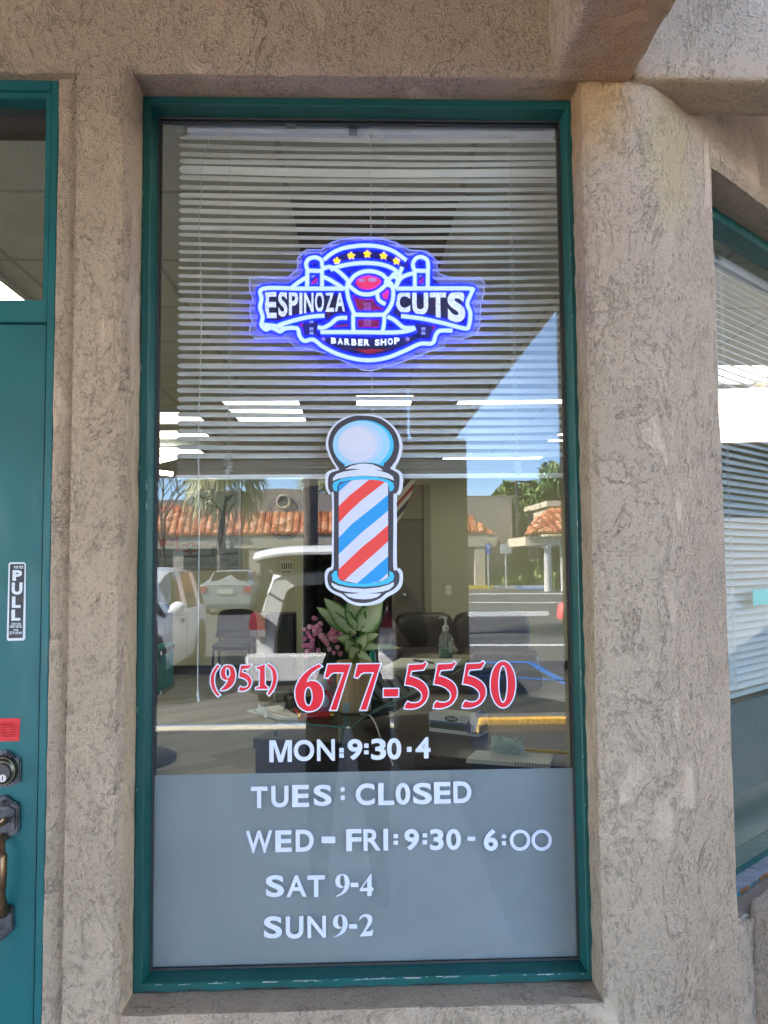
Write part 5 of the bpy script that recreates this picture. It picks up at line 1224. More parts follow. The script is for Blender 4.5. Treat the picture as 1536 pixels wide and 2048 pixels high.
# teal bottle behind, cable
c = on(744, 1330, ZT-.02); mb = MB(); mb.lathe([(.018, 0), (.018, .09), (.008, .11), (.008, .13)], (c.x, c.y-.2, ZS), n=14); o = mb.build('teal_bottle', mat('teal_plastic', (.0, .28, .25), .3), None, smooth=True); tag(o, 'slim teal bottle right of the bamboo pot', 'bottle')
pts = [on(722, 1428, ZS+.003), on(740, 1432, ZS-.005), P(752, 1450, on(750, 1440, ZS).y), P(762, 1478, on(750, 1440, ZS).y), on(775, 1503, ZD+.004), on(786, 1530, ZD+.004)]
mb = MB(); mb.tube(catmull([tuple(p) for p in pts], 6, False), .0028, 6); o = mb.build('white_cable', m_cord, None, smooth=True); tag(o, 'thin white cable running down from the glass shelf', 'cable')
# glove box
a, b = on(858, 1462, ZD), on(958, 1474, ZD); dv = (b-a); Lb = dv.length; ang = math.atan2(dv.y, dv.x); hb = P(905, 1430, (a.y+b.y)/2).z-ZD
e = empty('glove_box', 'carton of disposable gloves with dark green and violet print on the desk', 'box', loc=a, rz=ang)
mb = MB(); mb.box(0, Lb, 0, .11, 0, hb); mb.build('carton', mat('carton_grey', (.70, .71, .72), .5), e, bevel=.001)
mb = MB(); mb.box(.003, Lb-.03, -.0008, -.0002, hb*.20, hb*.62); mb.box(Lb+.0002, Lb+.0008, .01, .10, .01, hb*.5); mb.build('green_panel', mat('carton_green', (.02, .05, .035), .4), e)
mb = MB(); mb.box(.003, Lb-.03, -.0014, -.0009, hb*.50, hb*.62); mb.build('blue_band', mat('carton_blue', (.05, .13, .32), .4), e)
mb = MB(); mb.slab([(Lb*.78, -.0022, .012), (Lb*.88, -.0022, .012), (Lb*.92, -.0022, hb*.6), (Lb*.86, -.0022, hb*.5), (Lb*.80, -.0022, hb*.85), (Lb*.77, -.0022, hb*.4)], (0, .0006, 0)); mb.build('violet_glove_print', mat('carton_violet', (.07, .06, .22), .4), e)
mb = MB(); n = 20; mb.slab([(Lb*.46+Lb*.13*math.cos(2*math.pi*i/n), -.002, hb*.78+hb*.15*math.sin(2*math.pi*i/n)) for i in range(n)], (0, .0006, 0)); mb.build('logo_field', mat('carton_green', ()), e)
mb = MB(); mb.slab([(Lb*.93+.006*math.cos(2*math.pi*i/n), -.002, .016+.006*math.sin(2*math.pi*i/n)) for i in range(n)], (0, .0006, 0)); mb.build('orange_dot', mat('carton_orange', (.35, .10, .03), .4), e)
mb = MB()
for i, ch in enumerate('CURAD'):
    vs, fs = glyph(ch, .03); x0_, x1_ = min(v[0] for v in vs), max(v[0] for v in vs); z0_, z1_ = min(v[1] for v in vs), max(v[1] for v in vs)
    u0 = Lb*(.375+.036*i); u1 = u0+Lb*.031
    mb.add([(u0+(v[0]-x0_)/(x1_-x0_)*(u1-u0), -.0026, hb*.73+(v[1]-z0_)/(z1_-z0_)*hb*.13) for v in vs], fs)
mb.build('lettering', m_white, e)
mb = MB(); mb.add([(Lb-.03, .02, hb+.001), (Lb+.005, .03, hb+.03), (Lb+.02, .05, hb+.012), (Lb-.01, .08, hb+.002), (Lb-.03, .06, hb+.02)], [(0, 1, 2), (0, 2, 3), (0, 3, 4), (0, 4, 1)]); mb.build('loose_glove', mat('glove_lilac', (.4, .42, .6), .6), e)
# duster
e = empty('duster', 'fluffy pale green duster with a yellow handle lying on the desk', 'duster')
zc_ = ZD+.03
a, b = on(1050, 1499, zc_), on(1148, 1507, zc_); mid_ = a.lerp(b, .55)
mb = MB(); mb.tube([a, a.lerp(b, .25), mid_, a.lerp(b, .88)], [.006, .005, .009, .006], 10); mb.tube([b+Vector((.009*math.cos(t_*.6), 0, .009*math.sin(t_*.6))) for t_ in range(10)], .0032, 6, closed=True); mb.build('handle', mat('handle_yellow', (.62, .40, .03), .4), e, smooth=True)
rnd = random.Random(4); mb = MB()
ha, hb_ = on(985, 1487, zc_+.02), on(1048, 1499, zc_+.01); ax = hb_-ha
mb.tube([ha, hb_], [.010, .008], 8)
for k_ in range(300):
    u = rnd.random(); an = rnd.uniform(0, 2*math.pi); r_ = rnd.uniform(.026, .044)*(1 if u > .12 else .8)
    p = ha+ax*u; d = Vector((rnd.uniform(-.5, .2), math.cos(an), math.sin(an))).normalized(); q = p+d*r_; s_ = Vector((1, 0, 0))*rnd.uniform(.0008, .0022)
    mb.add([p-s_, p+s_, q+s_*1.6+Vector((rnd.uniform(-.006, .006), 0, rnd.uniform(-.005, .003))), q-s_*1.6], [(0, 1, 2, 3)])
mb.build('fluffy_head', mat('duster_fibre', (.78, .88, .84), .8), e)
# notepad
q = [on(932, 1526, ZD+.001), on(1098, 1538, ZD+.001), on(1108, 1516, ZD+.001), on(952, 1508, ZD+.001)]
mb = MB(); mb.slab(q, (0, 0, .016)); e = mb.build('spiral_notepad', mat('pad_paper', (.75, .75, .72), .7, nz=.06, nscale=200), None, bevel=.001); tag(e, 'white spiral bound notepad at the front edge of the desk', 'notepad')
mb = MB(); p0, p1 = q[0].lerp(q[1], .58), q[1]
for k_ in range(12):
    c_ = p0.lerp(p1, (k_+.5)/12)+Vector((0, -.001, .009)); mb.tube([c_+Vector((0, .010*math.cos(t_*.7), .010*math.sin(t_*.7))) for t_ in range(9)], .0012, 5, closed=True)
mb.build('spiral', mat('spiral_dark', (.06, .06, .07), .4, .5), e)
# ================================================================== STREET SIDE (seen mirrored in the glass)
ZA_ = -.15
t = NT('asphalt'); co = t.coords(); a = t.noise(co, .35, 5, .6); b = t.noise(co, 40, 3, .6)
mp = t.N('ShaderNodeMapping'); mp.inputs['Scale'].default_value = (.15, 1.4, 1); t.L(co, mp.inputs['Vector']); st_ = t.noise(mp.outputs[0], 1.2, 4, .6)
c = t.mix(.5, t.ramp(a, [(.3, (.060, .060, .060)), (.7, (.115, .112, .105))]), t.ramp(st_, [(.35, (.05, .05, .052)), (.65, (.125, .122, .115))]))
t.L(c, t.b.inputs[0]); t.b.inputs['Roughness'].default_value = .9; t.L(t.bump(b, .004), t.b.inputs['Normal'])
mb = MB(); mb.add([(-260, -5.8, ZA_), (260, -5.8, ZA_), (260, -300, ZA_), (-260, -300, ZA_)], [(0, 1, 2, 3)]); tag(mb.build('parking_lot', t.m, None), kind='structure')
mb = MB(); mb.add([(-260, 300, ZA_-.05), (260, 300, ZA_-.05), (260, -5.9, ZA_-.05), (-260, -5.9, ZA_-.05)], [(0, 1, 2, 3)]); tag(mb.build('ground', mat('dirt', (.12, .10, .08), .95), None), kind='structure')
mb = MB(); mb.box(.62, 12, -5.62, .04, -.3, -.06); tag(mb.build('walkway', mat('dark_walk', (.04, .04, .055), .8, nz=.3, nscale=5), None), kind='structure')
mb = MB(); mb.box(-30, .62, -5.62, .04, -.3, -.0015); tag(mb.build('walkway', mat('walk_concrete', (.38, .34, .29), .85, nz=.15, nscale=6), None), kind='structure')
mb = MB(); mb.box(-30, .5, -5.80, -5.625, -.3, .0); tag(mb.build('kerb', mat('kerb_concrete', (.62, .56, .44), .85, nz=.15, nscale=10), None), kind='structure')
mb = MB(); mb.box(-30, .5, -5.94, -5.8005, -.3, -.02); tag(mb.build('blue_kerb_paint', mat('kerb_blue', (.12, .30, .62), .7), None), kind='structure')
mb = MB(); mb.box(.5, 12, -5.80, -5.625, -.3, ZA_+.01); tag(mb.build('gutter', mat('kerb_concrete', ()), None), kind='structure')
# ribbed yellow wheel stop
p0, p1 = RF(965, 1452, 7.25), RF(1250, 1452, 7.25)
mb = MB(); x = p0.x; rnd = random.Random(8)
zt = RF(1050, 1441, 7.46).z; zb_ = ZA_+.002
while x < p1.x:
    mb.hexa([(x, -5.98, zb_), (x+.05, -5.98, zb_), (x+.05, -5.82, zb_), (x, -5.82, zb_)], [(x+.03, -5.96, zt+rnd.uniform(-.006, .004)), (x+.075, -5.96, zt), (x+.075, -5.84, zt), (x+.03, -5.84, zt)]); x += .052
mbf = MB(); mbf.box(p0.x, p1.x, -5.818, -5.806, ZA_+.003, zt-.045)  # strip added in brown for the shade on the near face
o = mb.build('wheel_stop', mat('worn_yellow', (.75, .42, .02), .7, nz=.3, nscale=30), None, bevel=.004); tag(o, 'ribbed yellow painted kerb stop at the edge of the walkway', 'wheel stop'); part(mbf.build('shaded_face', mat('shade_brown', (.10, .06, .03), .8, nz=.5, nscale=25), o), 'brown added strip standing in for the shaded near face')
# parking lines
m_wp = mat('line_white', (.62, .62, .60), .8, nz=.2, nscale=14); m_bp = mat('line_blue', (.05, .18, .50), .8, nz=.2, nscale=14)
def ln_on(px0, py0, px1, py1, wd, m, name='road_marking'):
    def gp(px, py):
        q = P(px, py, 10); d = q-CAMP; k = (ZA_-CAMP.z)/d.z; v = CAMP+d*k; v.y = 2*G-v.y; v.z = ZA_+.004; return v
    a, b = gp(px0, py0), gp(px1, py1); d = (b-a).normalized(); s_ = Vector((-d.y, d.x, 0))*wd/2
    mb = MB(); mb.slab([a+s_, b+s_, b-s_, a-s_], (0, 0, .003)); tag(mb.build(name, m, None), kind='structure')
ln_on(930, 1291, 1250, 1290, .32, m_wp); ln_on(930, 1205, 1180, 1206, .5, m_wp); ln_on(930, 1188, 1250, 1187, .8, m_wp)
ln_on(1060, 1326, 1190, 1400, .12, m_bp); ln_on(960, 1326, 1062, 1325, .22, m_bp); ln_on(960, 1352, 1200, 1366, .12, m_bp)
def stop_at(px0, px1, py, dv, lab, m, hgt=.14):
    a, b = RF(px0, py, dv), RF(px1, py, dv); mb = MB(); y = a.y
    mb.slab([(a.x, y, ZA_), (a.x, y-.16, ZA_), (a.x, y-.13, ZA_+hgt), (a.x, y-.03, ZA_+hgt)], (b.x-a.x, 0, 0)); tag(mb.build('wheel_stop', m, None, bevel=.01), lab, 'wheel stop')
stop_at(938, 1098, 1235, 23.0, 'white concrete wheel stop far across the asphalt', mat('stop_white', (.75, .75, .72), .8))
# far kerb with yellow, white and blue paint
D0 = 45.0
yk = RF(1000, 1183, D0).y
mb = MB(); mb.box(-60, 60, yk-40, yk, ZA_-.2, ZA_+.13); tag(mb.build('far_pavement', mat('far_concrete', (.34, .33, .30), .85, nz=.15, nscale=3), None), kind='structure')
a, b = RF(930, 1180, D0).x, RF(984, 1180, D0).x
mb = MB(); mb.box(a, b, yk+.001, yk+.30, ZA_-.1, ZA_+.20); mb.build('x', m_wp) if False else None
tag(mb.build('yellow_kerb_paint', mat('kerb_yellow', (.72, .50, .05), .7), None), kind='structure')
mb = MB(); mb.box(b+.01, RF(1200, 1180, D0).x, yk+.001, yk+.25, ZA_-.1, ZA_+.17); tag(mb.build('white_kerb_paint', mat('kerb_white', (.66, .66, .64), .7), None), kind='structure')
mb = MB(); mb.box(RF(1030, 1180, D0).x, RF(1250, 1180, D0).x, yk+.26, yk+1.7, ZA_-.1, ZA_+.012); tag(mb.build('blue_road_paint', m_bp, None), kind='structure')

# ---- building across the lot
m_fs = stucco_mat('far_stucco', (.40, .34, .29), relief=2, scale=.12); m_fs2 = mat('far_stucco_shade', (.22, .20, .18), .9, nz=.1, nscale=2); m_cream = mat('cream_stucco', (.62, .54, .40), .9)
t = NT('clay_tiles'); co = t.coords(); vo = t.N('ShaderNodeTexVoronoi'); vo.inputs['Scale'].default_value = 2.6; t.L(co, vo.inputs['Vector'])
s = t.N('ShaderNodeSeparateColor'); t.L(vo.outputs['Color'], s.inputs[0])
t.L(t.ramp(s.outputs[0], [(.1, (.30, .085, .035)), (.4, (.46, .15, .06)), (.7, (.55, .22, .10)), (.95, (.62, .36, .22))]), t.b.inputs[0]); t.b.inputs['Roughness'].default_value = .85; m_tile = t.m
def tile_roof(name, xa, xb, y_e, z_e, y_r, z_r, parent, per=.42, rows=6, hipl=0, hipr=0):
    """barrel-tiled slope from the eave (y_e,z_e) up to the ridge (y_r,z_r)"""
    mb = MB(); n = int((xb-xa)/per); k = 7
    for r in range(rows):
        u0, u1 = r/rows, (r+1)/rows+.03
        for i in range(n):
            x0 = xa+i*per
            um = (u0+u1)/2
            if x0 < xa+hipl*um or x0 > xb-hipr*um-per: continue
            vs = []
            for (u, rad, lift) in ((u0, .56, .05), (u1, .50, .0)):
                yb_, zb2_ = y_e+(y_r-y_e)*u, z_e+(z_r-z_e)*u
                for j in range(k):
                    a = math.pi*j/(k-1); vs.append((x0+per/2-math.cos(a)*per*rad, yb_, zb2_+lift+math.sin(a)*per*.42))
            mb.add(vs, [(j, j+1, k+j+1, k+j) for j in range(k-1)]+[tuple(range(k))])
    if hipl or hipr: mb.add([(xa, y_e, z_e), (xb, y_e, z_e), (xb-hipr, y_r, z_r), (xa+hipl, y_r, z_r)], [(0, 1, 2, 3)])
    else: mb.add([(xa, y_e, z_e), (xb, y_e, z_e), (xb, y_r, z_r), (xa, y_r, z_r)], [(0, 1, 2, 3)])
    return mb.build(name, m_tile, parent)
fb = empty('shops_across', 'tan shopping building with a long clay tile roof across the parking lot', 'building')
xl, xr = RF(280, 1050, D0).x-8, RF(1000, 1050, D0).x
ye = RF(600, 1070, D0).y
z_e, z_r = RF(600, 1070, D0).z, RF(600, 1026, D0+1.5).z
xw = RF(460, 1000, D0).x
tile_roof('tile_roof', xw-1, xr-.3, ye, z_e, ye-1.6, z_r, fb, hipr=1.6)
tile_roof('tile_roof', xl, xw+.8, ye+.1, z_e-.02, ye-1.9, RF(380, 1004, D0+1).z, fb, rows=8)
mb = MB(); mb.box(xl, RF(1024, 1000, D0+1.5).x, ye-9, ye-1.62, ZA_, RF(900, 996, D0+1.6).z); mb.build('wall', m_fs, fb)
xc1, xc2 = RF(470, 980, D0+1.6).x, RF(700, 980, D0+1.6).x
pts = [(xc1, ye-1.5, z_r-.3), (xc1, ye-1.5, RF(480, 984, D0+1.6).z)]
for px, py in ((520, 979), (567, 977), (606, 980), (660, 990), (720, 1000)): q = RF(px, py, D0+1.6); pts.append((q.x, ye-1.5, q.z))
pts.append((pts[-1][0], ye-1.5, z_r-.3)); mb = MB(); mb.slab(pts, (0, -.4, 0)); mb.build('curved_parapet', m_fs, fb)
q = RF(567, 1003, D0+1.5); mb = MB(); mb.tube([(q.x+.38*math.cos(a*.42), ye-1.45, q.z+.38*math.sin(a*.42)) for a in range(15)], .07, 6, closed=True); mb.build('vent_ring', m_cream, fb)
mb = MB(); n = 18; mb.slab([(q.x+.33*math.cos(2*math.pi*i/n), ye-1.46, q.z+.33*math.sin(2*math.pi*i/n)) for i in range(n)], (0, .03, 0)); mb.build('vent', mat('vent_green', (.14, .17, .12), .7), fb)
mb = MB(); mb.box(xl, xr-.2, ye-.45, ye-.05, z_e-.75, z_e-.03); mb.box(xl, xw, ye-.05, ye+.02, z_e-.75, z_e-.12); mb.build('fascia', mat('far_fascia', (.50, .44, .33), .9), fb)
mb = MB()
for k_ in range(9): x = xr-1.2-k_*4.4; mb.box(x-.3, x+.3, ye-.5, ye-.1, ZA_, z_e-.75)
mb.build('pillars', mat('far_fascia', ()), fb)
mb = MB()
for k_ in range(8): x = xr-1.9-k_*4.4; mb.box(x-3.0, x, ye-1.60, ye-1.55, ZA_+.2, 2.3)
mb.build('windows', mat('dark_window', (.01, .012, .014), .08), fb)
# end wall right of the tile roof
eb = empty('end_building', 'grey brown stucco end wall beside the clay tile hip with trees behind', 'building')
q0, q1 = RF(930, 996, D0+4), RF(1023, 996, D0+4)
mb = MB(); mb.box(q0.x-3, q1.x, q0.y-8, q0.y, ZA_, q0.z); mb.build('wall', m_fs, eb)
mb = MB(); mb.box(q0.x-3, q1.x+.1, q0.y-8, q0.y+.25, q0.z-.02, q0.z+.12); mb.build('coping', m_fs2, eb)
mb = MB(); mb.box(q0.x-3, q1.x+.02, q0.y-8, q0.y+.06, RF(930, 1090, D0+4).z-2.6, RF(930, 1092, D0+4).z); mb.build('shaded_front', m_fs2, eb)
# right building with porch
rb = empty('porch_building', 'cream stucco building with a clay tile porch roof and round columns at the far right', 'building')
DR = 40.0
def R3(px, py, dv=DR): return RF(px, py, dv)
x0 = R3(1047, 1070).x; x1 = R3(1330, 1060).x; yy = R3(1047, 1070).y
tile_roof('tile_roof', x0, x1, yy, R3(1047, 1069).z, yy-4.5, R3(1098, 1034, DR+4.5).z+.35, rb, hipl=2.2, rows=10)
mb = MB(); mb.box(x0+.15, x1, yy-5, yy-.25, R3(1047, 1091).z, R3(1047, 1071).z-.05); mb.build('fascia', m_cream, rb)
a = R3(1098, 1012, DR+5); mb = MB(); mb.box(a.x, x1, a.y-6, a.y, ZA_, a.z); mb.box(a.x-.2, x1, a.y-6, a.y+.25, a.z-.02, a.z+.30); mb.build('parapet', m_cream, rb)
m_cw = mat('column_white', (.62, .60, .56), .8)
for px in (1095, 1127, 1160): c = R3(px, 1100, DR+.4); mb = MB(); mb.lathe([(.22, ZA_), (.19, R3(px, 1098).z), (.26, R3(px, 1094).z), (.26, R3(px, 1090).z)], (c.x, c.y, 0), 14); mb.build('column', m_cw, rb, smooth=True)
mb = MB(); mb.box(x0+2, x1, a.y-.01, a.y+.05, ZA_, R3(1047, 1093).z); mb.build('dark_recess', mat('recess', (.05, .045, .04), .9), rb)
mb = MB()
for k_ in range(28): mb.box(x0+.3+k_*.5, x0+.45+k_*.5, yy-.25, yy+.02, R3(1047, 1074).z-.12, R3(1047, 1071).z)
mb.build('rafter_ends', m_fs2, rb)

# ---- trees
t = NT('foliage'); oi = t.N('ShaderNodeNewGeometry'); 
nn = t.noise(t.coords(), .9, 3, .6)
t.L(t.ramp(t.math('ADD', t.math('MULTIPLY', oi.outputs['Random Per Island'], .6), t.math('MULTIPLY', nn, .4)), [(.2, (.04, .09, .02)), (.55, (.12, .20, .05)), (.9, (.24, .32, .09))]), t.b.inputs[0]); t.b.inputs['Roughness'].default_value = .7; m_fol = t.m
m_bark = mat('bark', (.10, .075, .055), .9, nz=.3, nscale=8)
def crown(mb, c, rx, ry, rz, n, sz, rnd, drop=0):
    for k_ in range(n):
        v = Vector((rnd.gauss(0, 1), rnd.gauss(0, 1), rnd.gauss(0, 1))).normalized()*(rnd.random()**.45)
        p = Vector((c[0]+v.x*rx, c[1]+v.y*ry, c[2]+v.z*rz)); a = Vector((rnd.uniform(-1, 1), rnd.uniform(-1, 1), rnd.uniform(-1, 1)-drop)).normalized(); b = a.orthogonal().normalized(); s_ = sz*rnd.uniform(.5, 1.3)
        mb.add([p-b*s_*.25, p+a*s_, p+b*s_*.25, p-a*s_*.4], [(0, 1, 2, 3)])
def tree(name, base, blobs, lab, seed, th=.3, sz=.5, dens=1.0, drop=.8):
    rnd = random.Random(seed); e = empty(name, lab, 'tree', loc=(0, 0, 0)); mb = MB()
    for (c, r_) in blobs:
        for q in range(5):
            o_ = Vector((rnd.uniform(-.6, .6)*r_, rnd.uniform(-.4, .4)*r_, rnd.uniform(-.5, .5)*r_)); crown(mb, Vector(c)+o_, r_*.55, r_*.55, r_*.5, int(95*dens*r_), sz, rnd, drop)
    mb.build('crown', m_fol, e)
    mb = MB(); b = Vector(base)
    top = Vector(blobs[0][0]); mb.tube([b, b.lerp(top, .5)+Vector((.2, 0, 0)), top], [th, th*.7, th*.3], 8)
    for (c, r_) in blobs[1:]: mb.tube([b.lerp(top, .55), Vector(c)], [th*.4, th*.15], 6)
    mb.build('trunk', m_bark, e); return e
def V(px, py, dv): return RF(px, py, dv)
tree('pepper_tree', (V(1108, 1180, 60).x, V(1108, 1180, 60).y, ZA_), [(V(1105, 1020, 60), 3.0), (V(1075, 1000, 60), 1.9), (V(1120, 968, 60), 2.0), (V(1085, 1050, 60), 2.2), (V(1140, 1000, 60), 2.6), (V(1068, 1085, 60), 1.8)], 'large drooping green tree behind the porch building', 1, dens=1.5)
tree('bushy_tree', (V(1022, 1180, 56).x, V(1022, 1180, 56).y, ZA_), [(V(1020, 1010, 56), 1.4), (V(1010, 985, 56), 1.1), (V(1035, 1040, 56), 1.6), (V(1040, 1090, 56), 1.8), (V(1030, 1130, 56), 1.6)], 'smaller green tree behind the tall lamp post', 2, dens=1.6)
# bare tree far left
e = empty('bare_tree', 'leafless twiggy tree left of the tile roof', 'tree'); mb = MB(); rnd = random.Random(9)
def twig(p, d, L_, r_, k_):
    q = p+d*L_; mb.tube([p, q], [r_, r_*.7], 5)
    if k_: 
        for _ in range(3): twig(q, (d+Vector((rnd.uniform(-.8, .8), rnd.uniform(-.4, .4), rnd.uniform(-.2, .5)))).normalized(), L_*.72, r_*.6, k_-1)
b = V(322, 1150, 30); twig(Vector((b.x, b.y, ZA_)), Vector((.05, 0, 1)), 2.0, .09, 5); mb.build('trunk', m_bark, e)
# palms
m_pt = mat('palm_trunk', (.17, .14, .12), .95, nz=.35, nscale=6, bump=.02)
t = NT('frond'); g = t.N('ShaderNodeNewGeometry'); t.L(t.ramp(g.outputs['Random Per Island'], [(.2, (.16, .19, .06)), (.6, (.30, .30, .12)), (.9, (.42, .37, .20))]), t.b.inputs[0]); m_frd = t.m
def palm(px, pcy, dv, wpx, lab, fr=26, fl=1.6, seed=1):
    b = V(px, 1100, dv); zc = V(px, pcy, dv).z; r_ = wpx/FPX*dv/2; e = empty('palm_tree', lab, 'palm tree', 'palm trees', loc=(b.x, b.y, ZA_)); H_ = zc-ZA_
    mb = MB(); prof = []; z = 0
    while z < H_: prof += [(r_*(1.15-.25*z/H_), z), (r_*(1.04-.25*z/H_), z+.09)]; z += .12
    mb.lathe(prof, n=14); mb.build('trunk', m_pt, e, smooth=True)
    mb = MB(); rnd = random.Random(seed)
    for k_ in range(fr):
        az = rnd.uniform(0, 6.28); el = rnd.uniform(-1.1, 1.0); d = Vector((math.cos(az)*math.cos(el), math.sin(az)*math.cos(el), math.sin(el)))
        p = Vector((0, 0, H_)); hub = p+d*fl*.55; mb.tube([p, hub], [.03, .015], 4)
        s_ = d.cross(Vector((0, 0, 1))).normalized(); u_ = s_.cross(d)
        for j in range(17):
            a = R_(-80+10*j); dd = (d*math.cos(a)+s_*math.sin(a)).normalized(); L_ = fl*rnd.uniform(.6, .9); w_ = u_*.0+ (s_*math.cos(a)-d*math.sin(a))*.035
            m1_ = hub+dd*L_*.6+Vector((0, 0, -.12*L_)); t1 = hub+dd*L_*.85+Vector((0, 0, -.75*L_*rnd.uniform(.5, 1)))
            mb.add([hub-w_*.3, hub+w_*.3, m1_+w_, m1_-w_, t1], [(0, 1, 2, 3), (3, 2, 4)])
    mb.build('crown', m_frd, e); return e
palm(622, 700, 17.0, 29, 'palm with a thick dark ringed trunk rising above the white hatchback', fl=1.8, seed=3)
palm(443, 946, 27.0, 17, 'palm whose drooping crown shows just under the blind at the left', fr=46, fl=1.5, seed=4)
palm(655, 958, 52.0, 10, 'far palm crown between the thick palm trunk and the barber pole decal', fr=30, fl=2.2, seed=5)
# lamp post, signs, hedges, red object
c = V(1037, 1175, D0+1); e = empty('parking_lamp_post', 'tall dark parking lamp post with one arm to the right', 'lamp post', loc=(c.x, c.y, ZA_)); Hh = V(1037, 961, D0+1).z-ZA_
m_dp = mat('dark_post', (.04, .038, .036), .5)
mb = MB(); mb.tube([(0, 0, 0), (0, 0, Hh)], [.13, .09], 8); mb.build('pole', m_dp, e)
mb = MB(); mb.tube([(0, 0, Hh-.05), (.55, 0, Hh-.08)], .06, 6); mb.box(.45, .85, -.12, .12, Hh-.16, Hh-.03); mb.build('lamp_arm', m_dp, e)
def sign(px, y0, y1, wpx, mcol, lab, blue=False, dv=D0-.5):
    c = V(px, 1178, dv); e = empty('parking_sign', lab, 'sign', 'parking signs across the lot', loc=(c.x, c.y, ZA_)); wd = wpx/FPX*dv/2; z0_, z1_ = V(px, y1, dv).z-ZA_, V(px, y0, dv).z-ZA_
    mb = MB(); mb.tube([(0, -.06, 0), (0, -.06, z1_)], .05, 6); mb.build('post', mat('post_grey', (.40, .42, .40), .5), e)
    mb = MB(); mb.box(-wd, wd, -.02, .0, z0_, z1_); mb.build('panel', mcol, e)
    mb = MB(); s_ = wd
    if blue:
        zc = z1_-wd*1.1; mb.tube([(-.1*s_+.42*s_*math.cos(a*.45), .012, zc-.2*s_+.42*s_*math.sin(a*.45)) for a in range(10, 17)], .03, 5); mb.tube([(-.1*s_, .012, zc+.55*s_), (-.05*s_, .012, zc), (.35*s_, .012, zc), (.5*s_, .012, zc-.5*s_)], .035, 5); mb.build('wheelchair_symbol', m_white, e)
    else:
        for k_ in range(4): mb.box(-wd*.8, wd*.8, .001, .004, z0_+(z1_-z0_)*(.15+.2*k_), z0_+(z1_-z0_)*(.22+.2*k_))
        mb.build('print', mat('sign_grey_text', (.3, .32, .34), .6), e)
m_sb = mat('sign_blue', (.02, .10, .48), .4)
sign(978, 1087, 1108, 11, m_sb, 'blue wheelchair parking sign on a post, left of the white sign', True); sign(1013, 1088, 1107, 22, mat('sign_white', (.55, .58, .60), .5), 'pale rectangular sign between the two blue signs'); sign(1060, 1085, 1100, 9, m_sb, 'blue wheelchair parking sign right of the tall lamp post', True, D0+2)
def bush(px, py, rx, rz, dv, lab, seed, flat=False):
    c = V(px, py, dv); e = empty('shrub', lab, 'shrub', loc=(c.x, c.y, ZA_+.13)); mb = MB(); rnd = random.Random(seed); zc = c.z-ZA_-.13
    if flat:
        for k_ in range(900):
            f_ = rnd.choice((0, 1, 2)); p = Vector((rnd.uniform(-rx, rx), rnd.uniform(-rx*.6, rx*.6), rnd.uniform(0, rz*2)));
            if f_ == 0: p.y = rx*.6
            elif f_ == 1: p.z = rz*2
            a = Vector((rnd.uniform(-1, 1), rnd.uniform(-1, 1), rnd.uniform(-1, 1))).normalized(); b = a.orthogonal(); s_ = .1; mb.add([p-b*s_, p+a*s_, p+b*s_, p-a*s_], [(0, 1, 2, 3)])
    else: crown(mb, (0, 0, max(.2, zc)), rx, rx*.7, rz, 500, .28, rnd, -.5)
    mb.build('leaves', m_fol, e)
bush(1000, 1166, 1.0, .45, D0+.8, 'low green shrub below the white parking sign', 1); bush(1060, 1158, 1.15, .75, D0+1.5, 'clipped square hedge right of the tall lamp post', 2, True); bush(1112, 1148, 1.3, .6, D0-2, 'leafy shrub in front of the porch columns', 3); bush(1128, 1160, .8, .8, D0-4, 'small yellow green shrub by the far right columns', 4); bush(1035, 1166, .8, .45, D0+1, 'pale shrub at the foot of the tall lamp post', 5)
# orange leaved shrubs behind the cars
c = V(1131, 1240, 22); e = empty('red_bollard', 'pink red bollard with a thin white pole at the right edge of the window', 'bollard', loc=(c.x, c.y, ZA_))
mb = MB(); mb.lathe([(.24, 0), (.24, .2), (.2, .38), (.1, .46), (.001, .48)], n=16); mb.build('body', mat('bollard_red', (.75, .10, .10), .5), e, smooth=True)
mb = MB(); mb.tube([(.08, .3, 0), (.08, .3, .95)], .03, 6); mb.build('pole', m_cw, e)

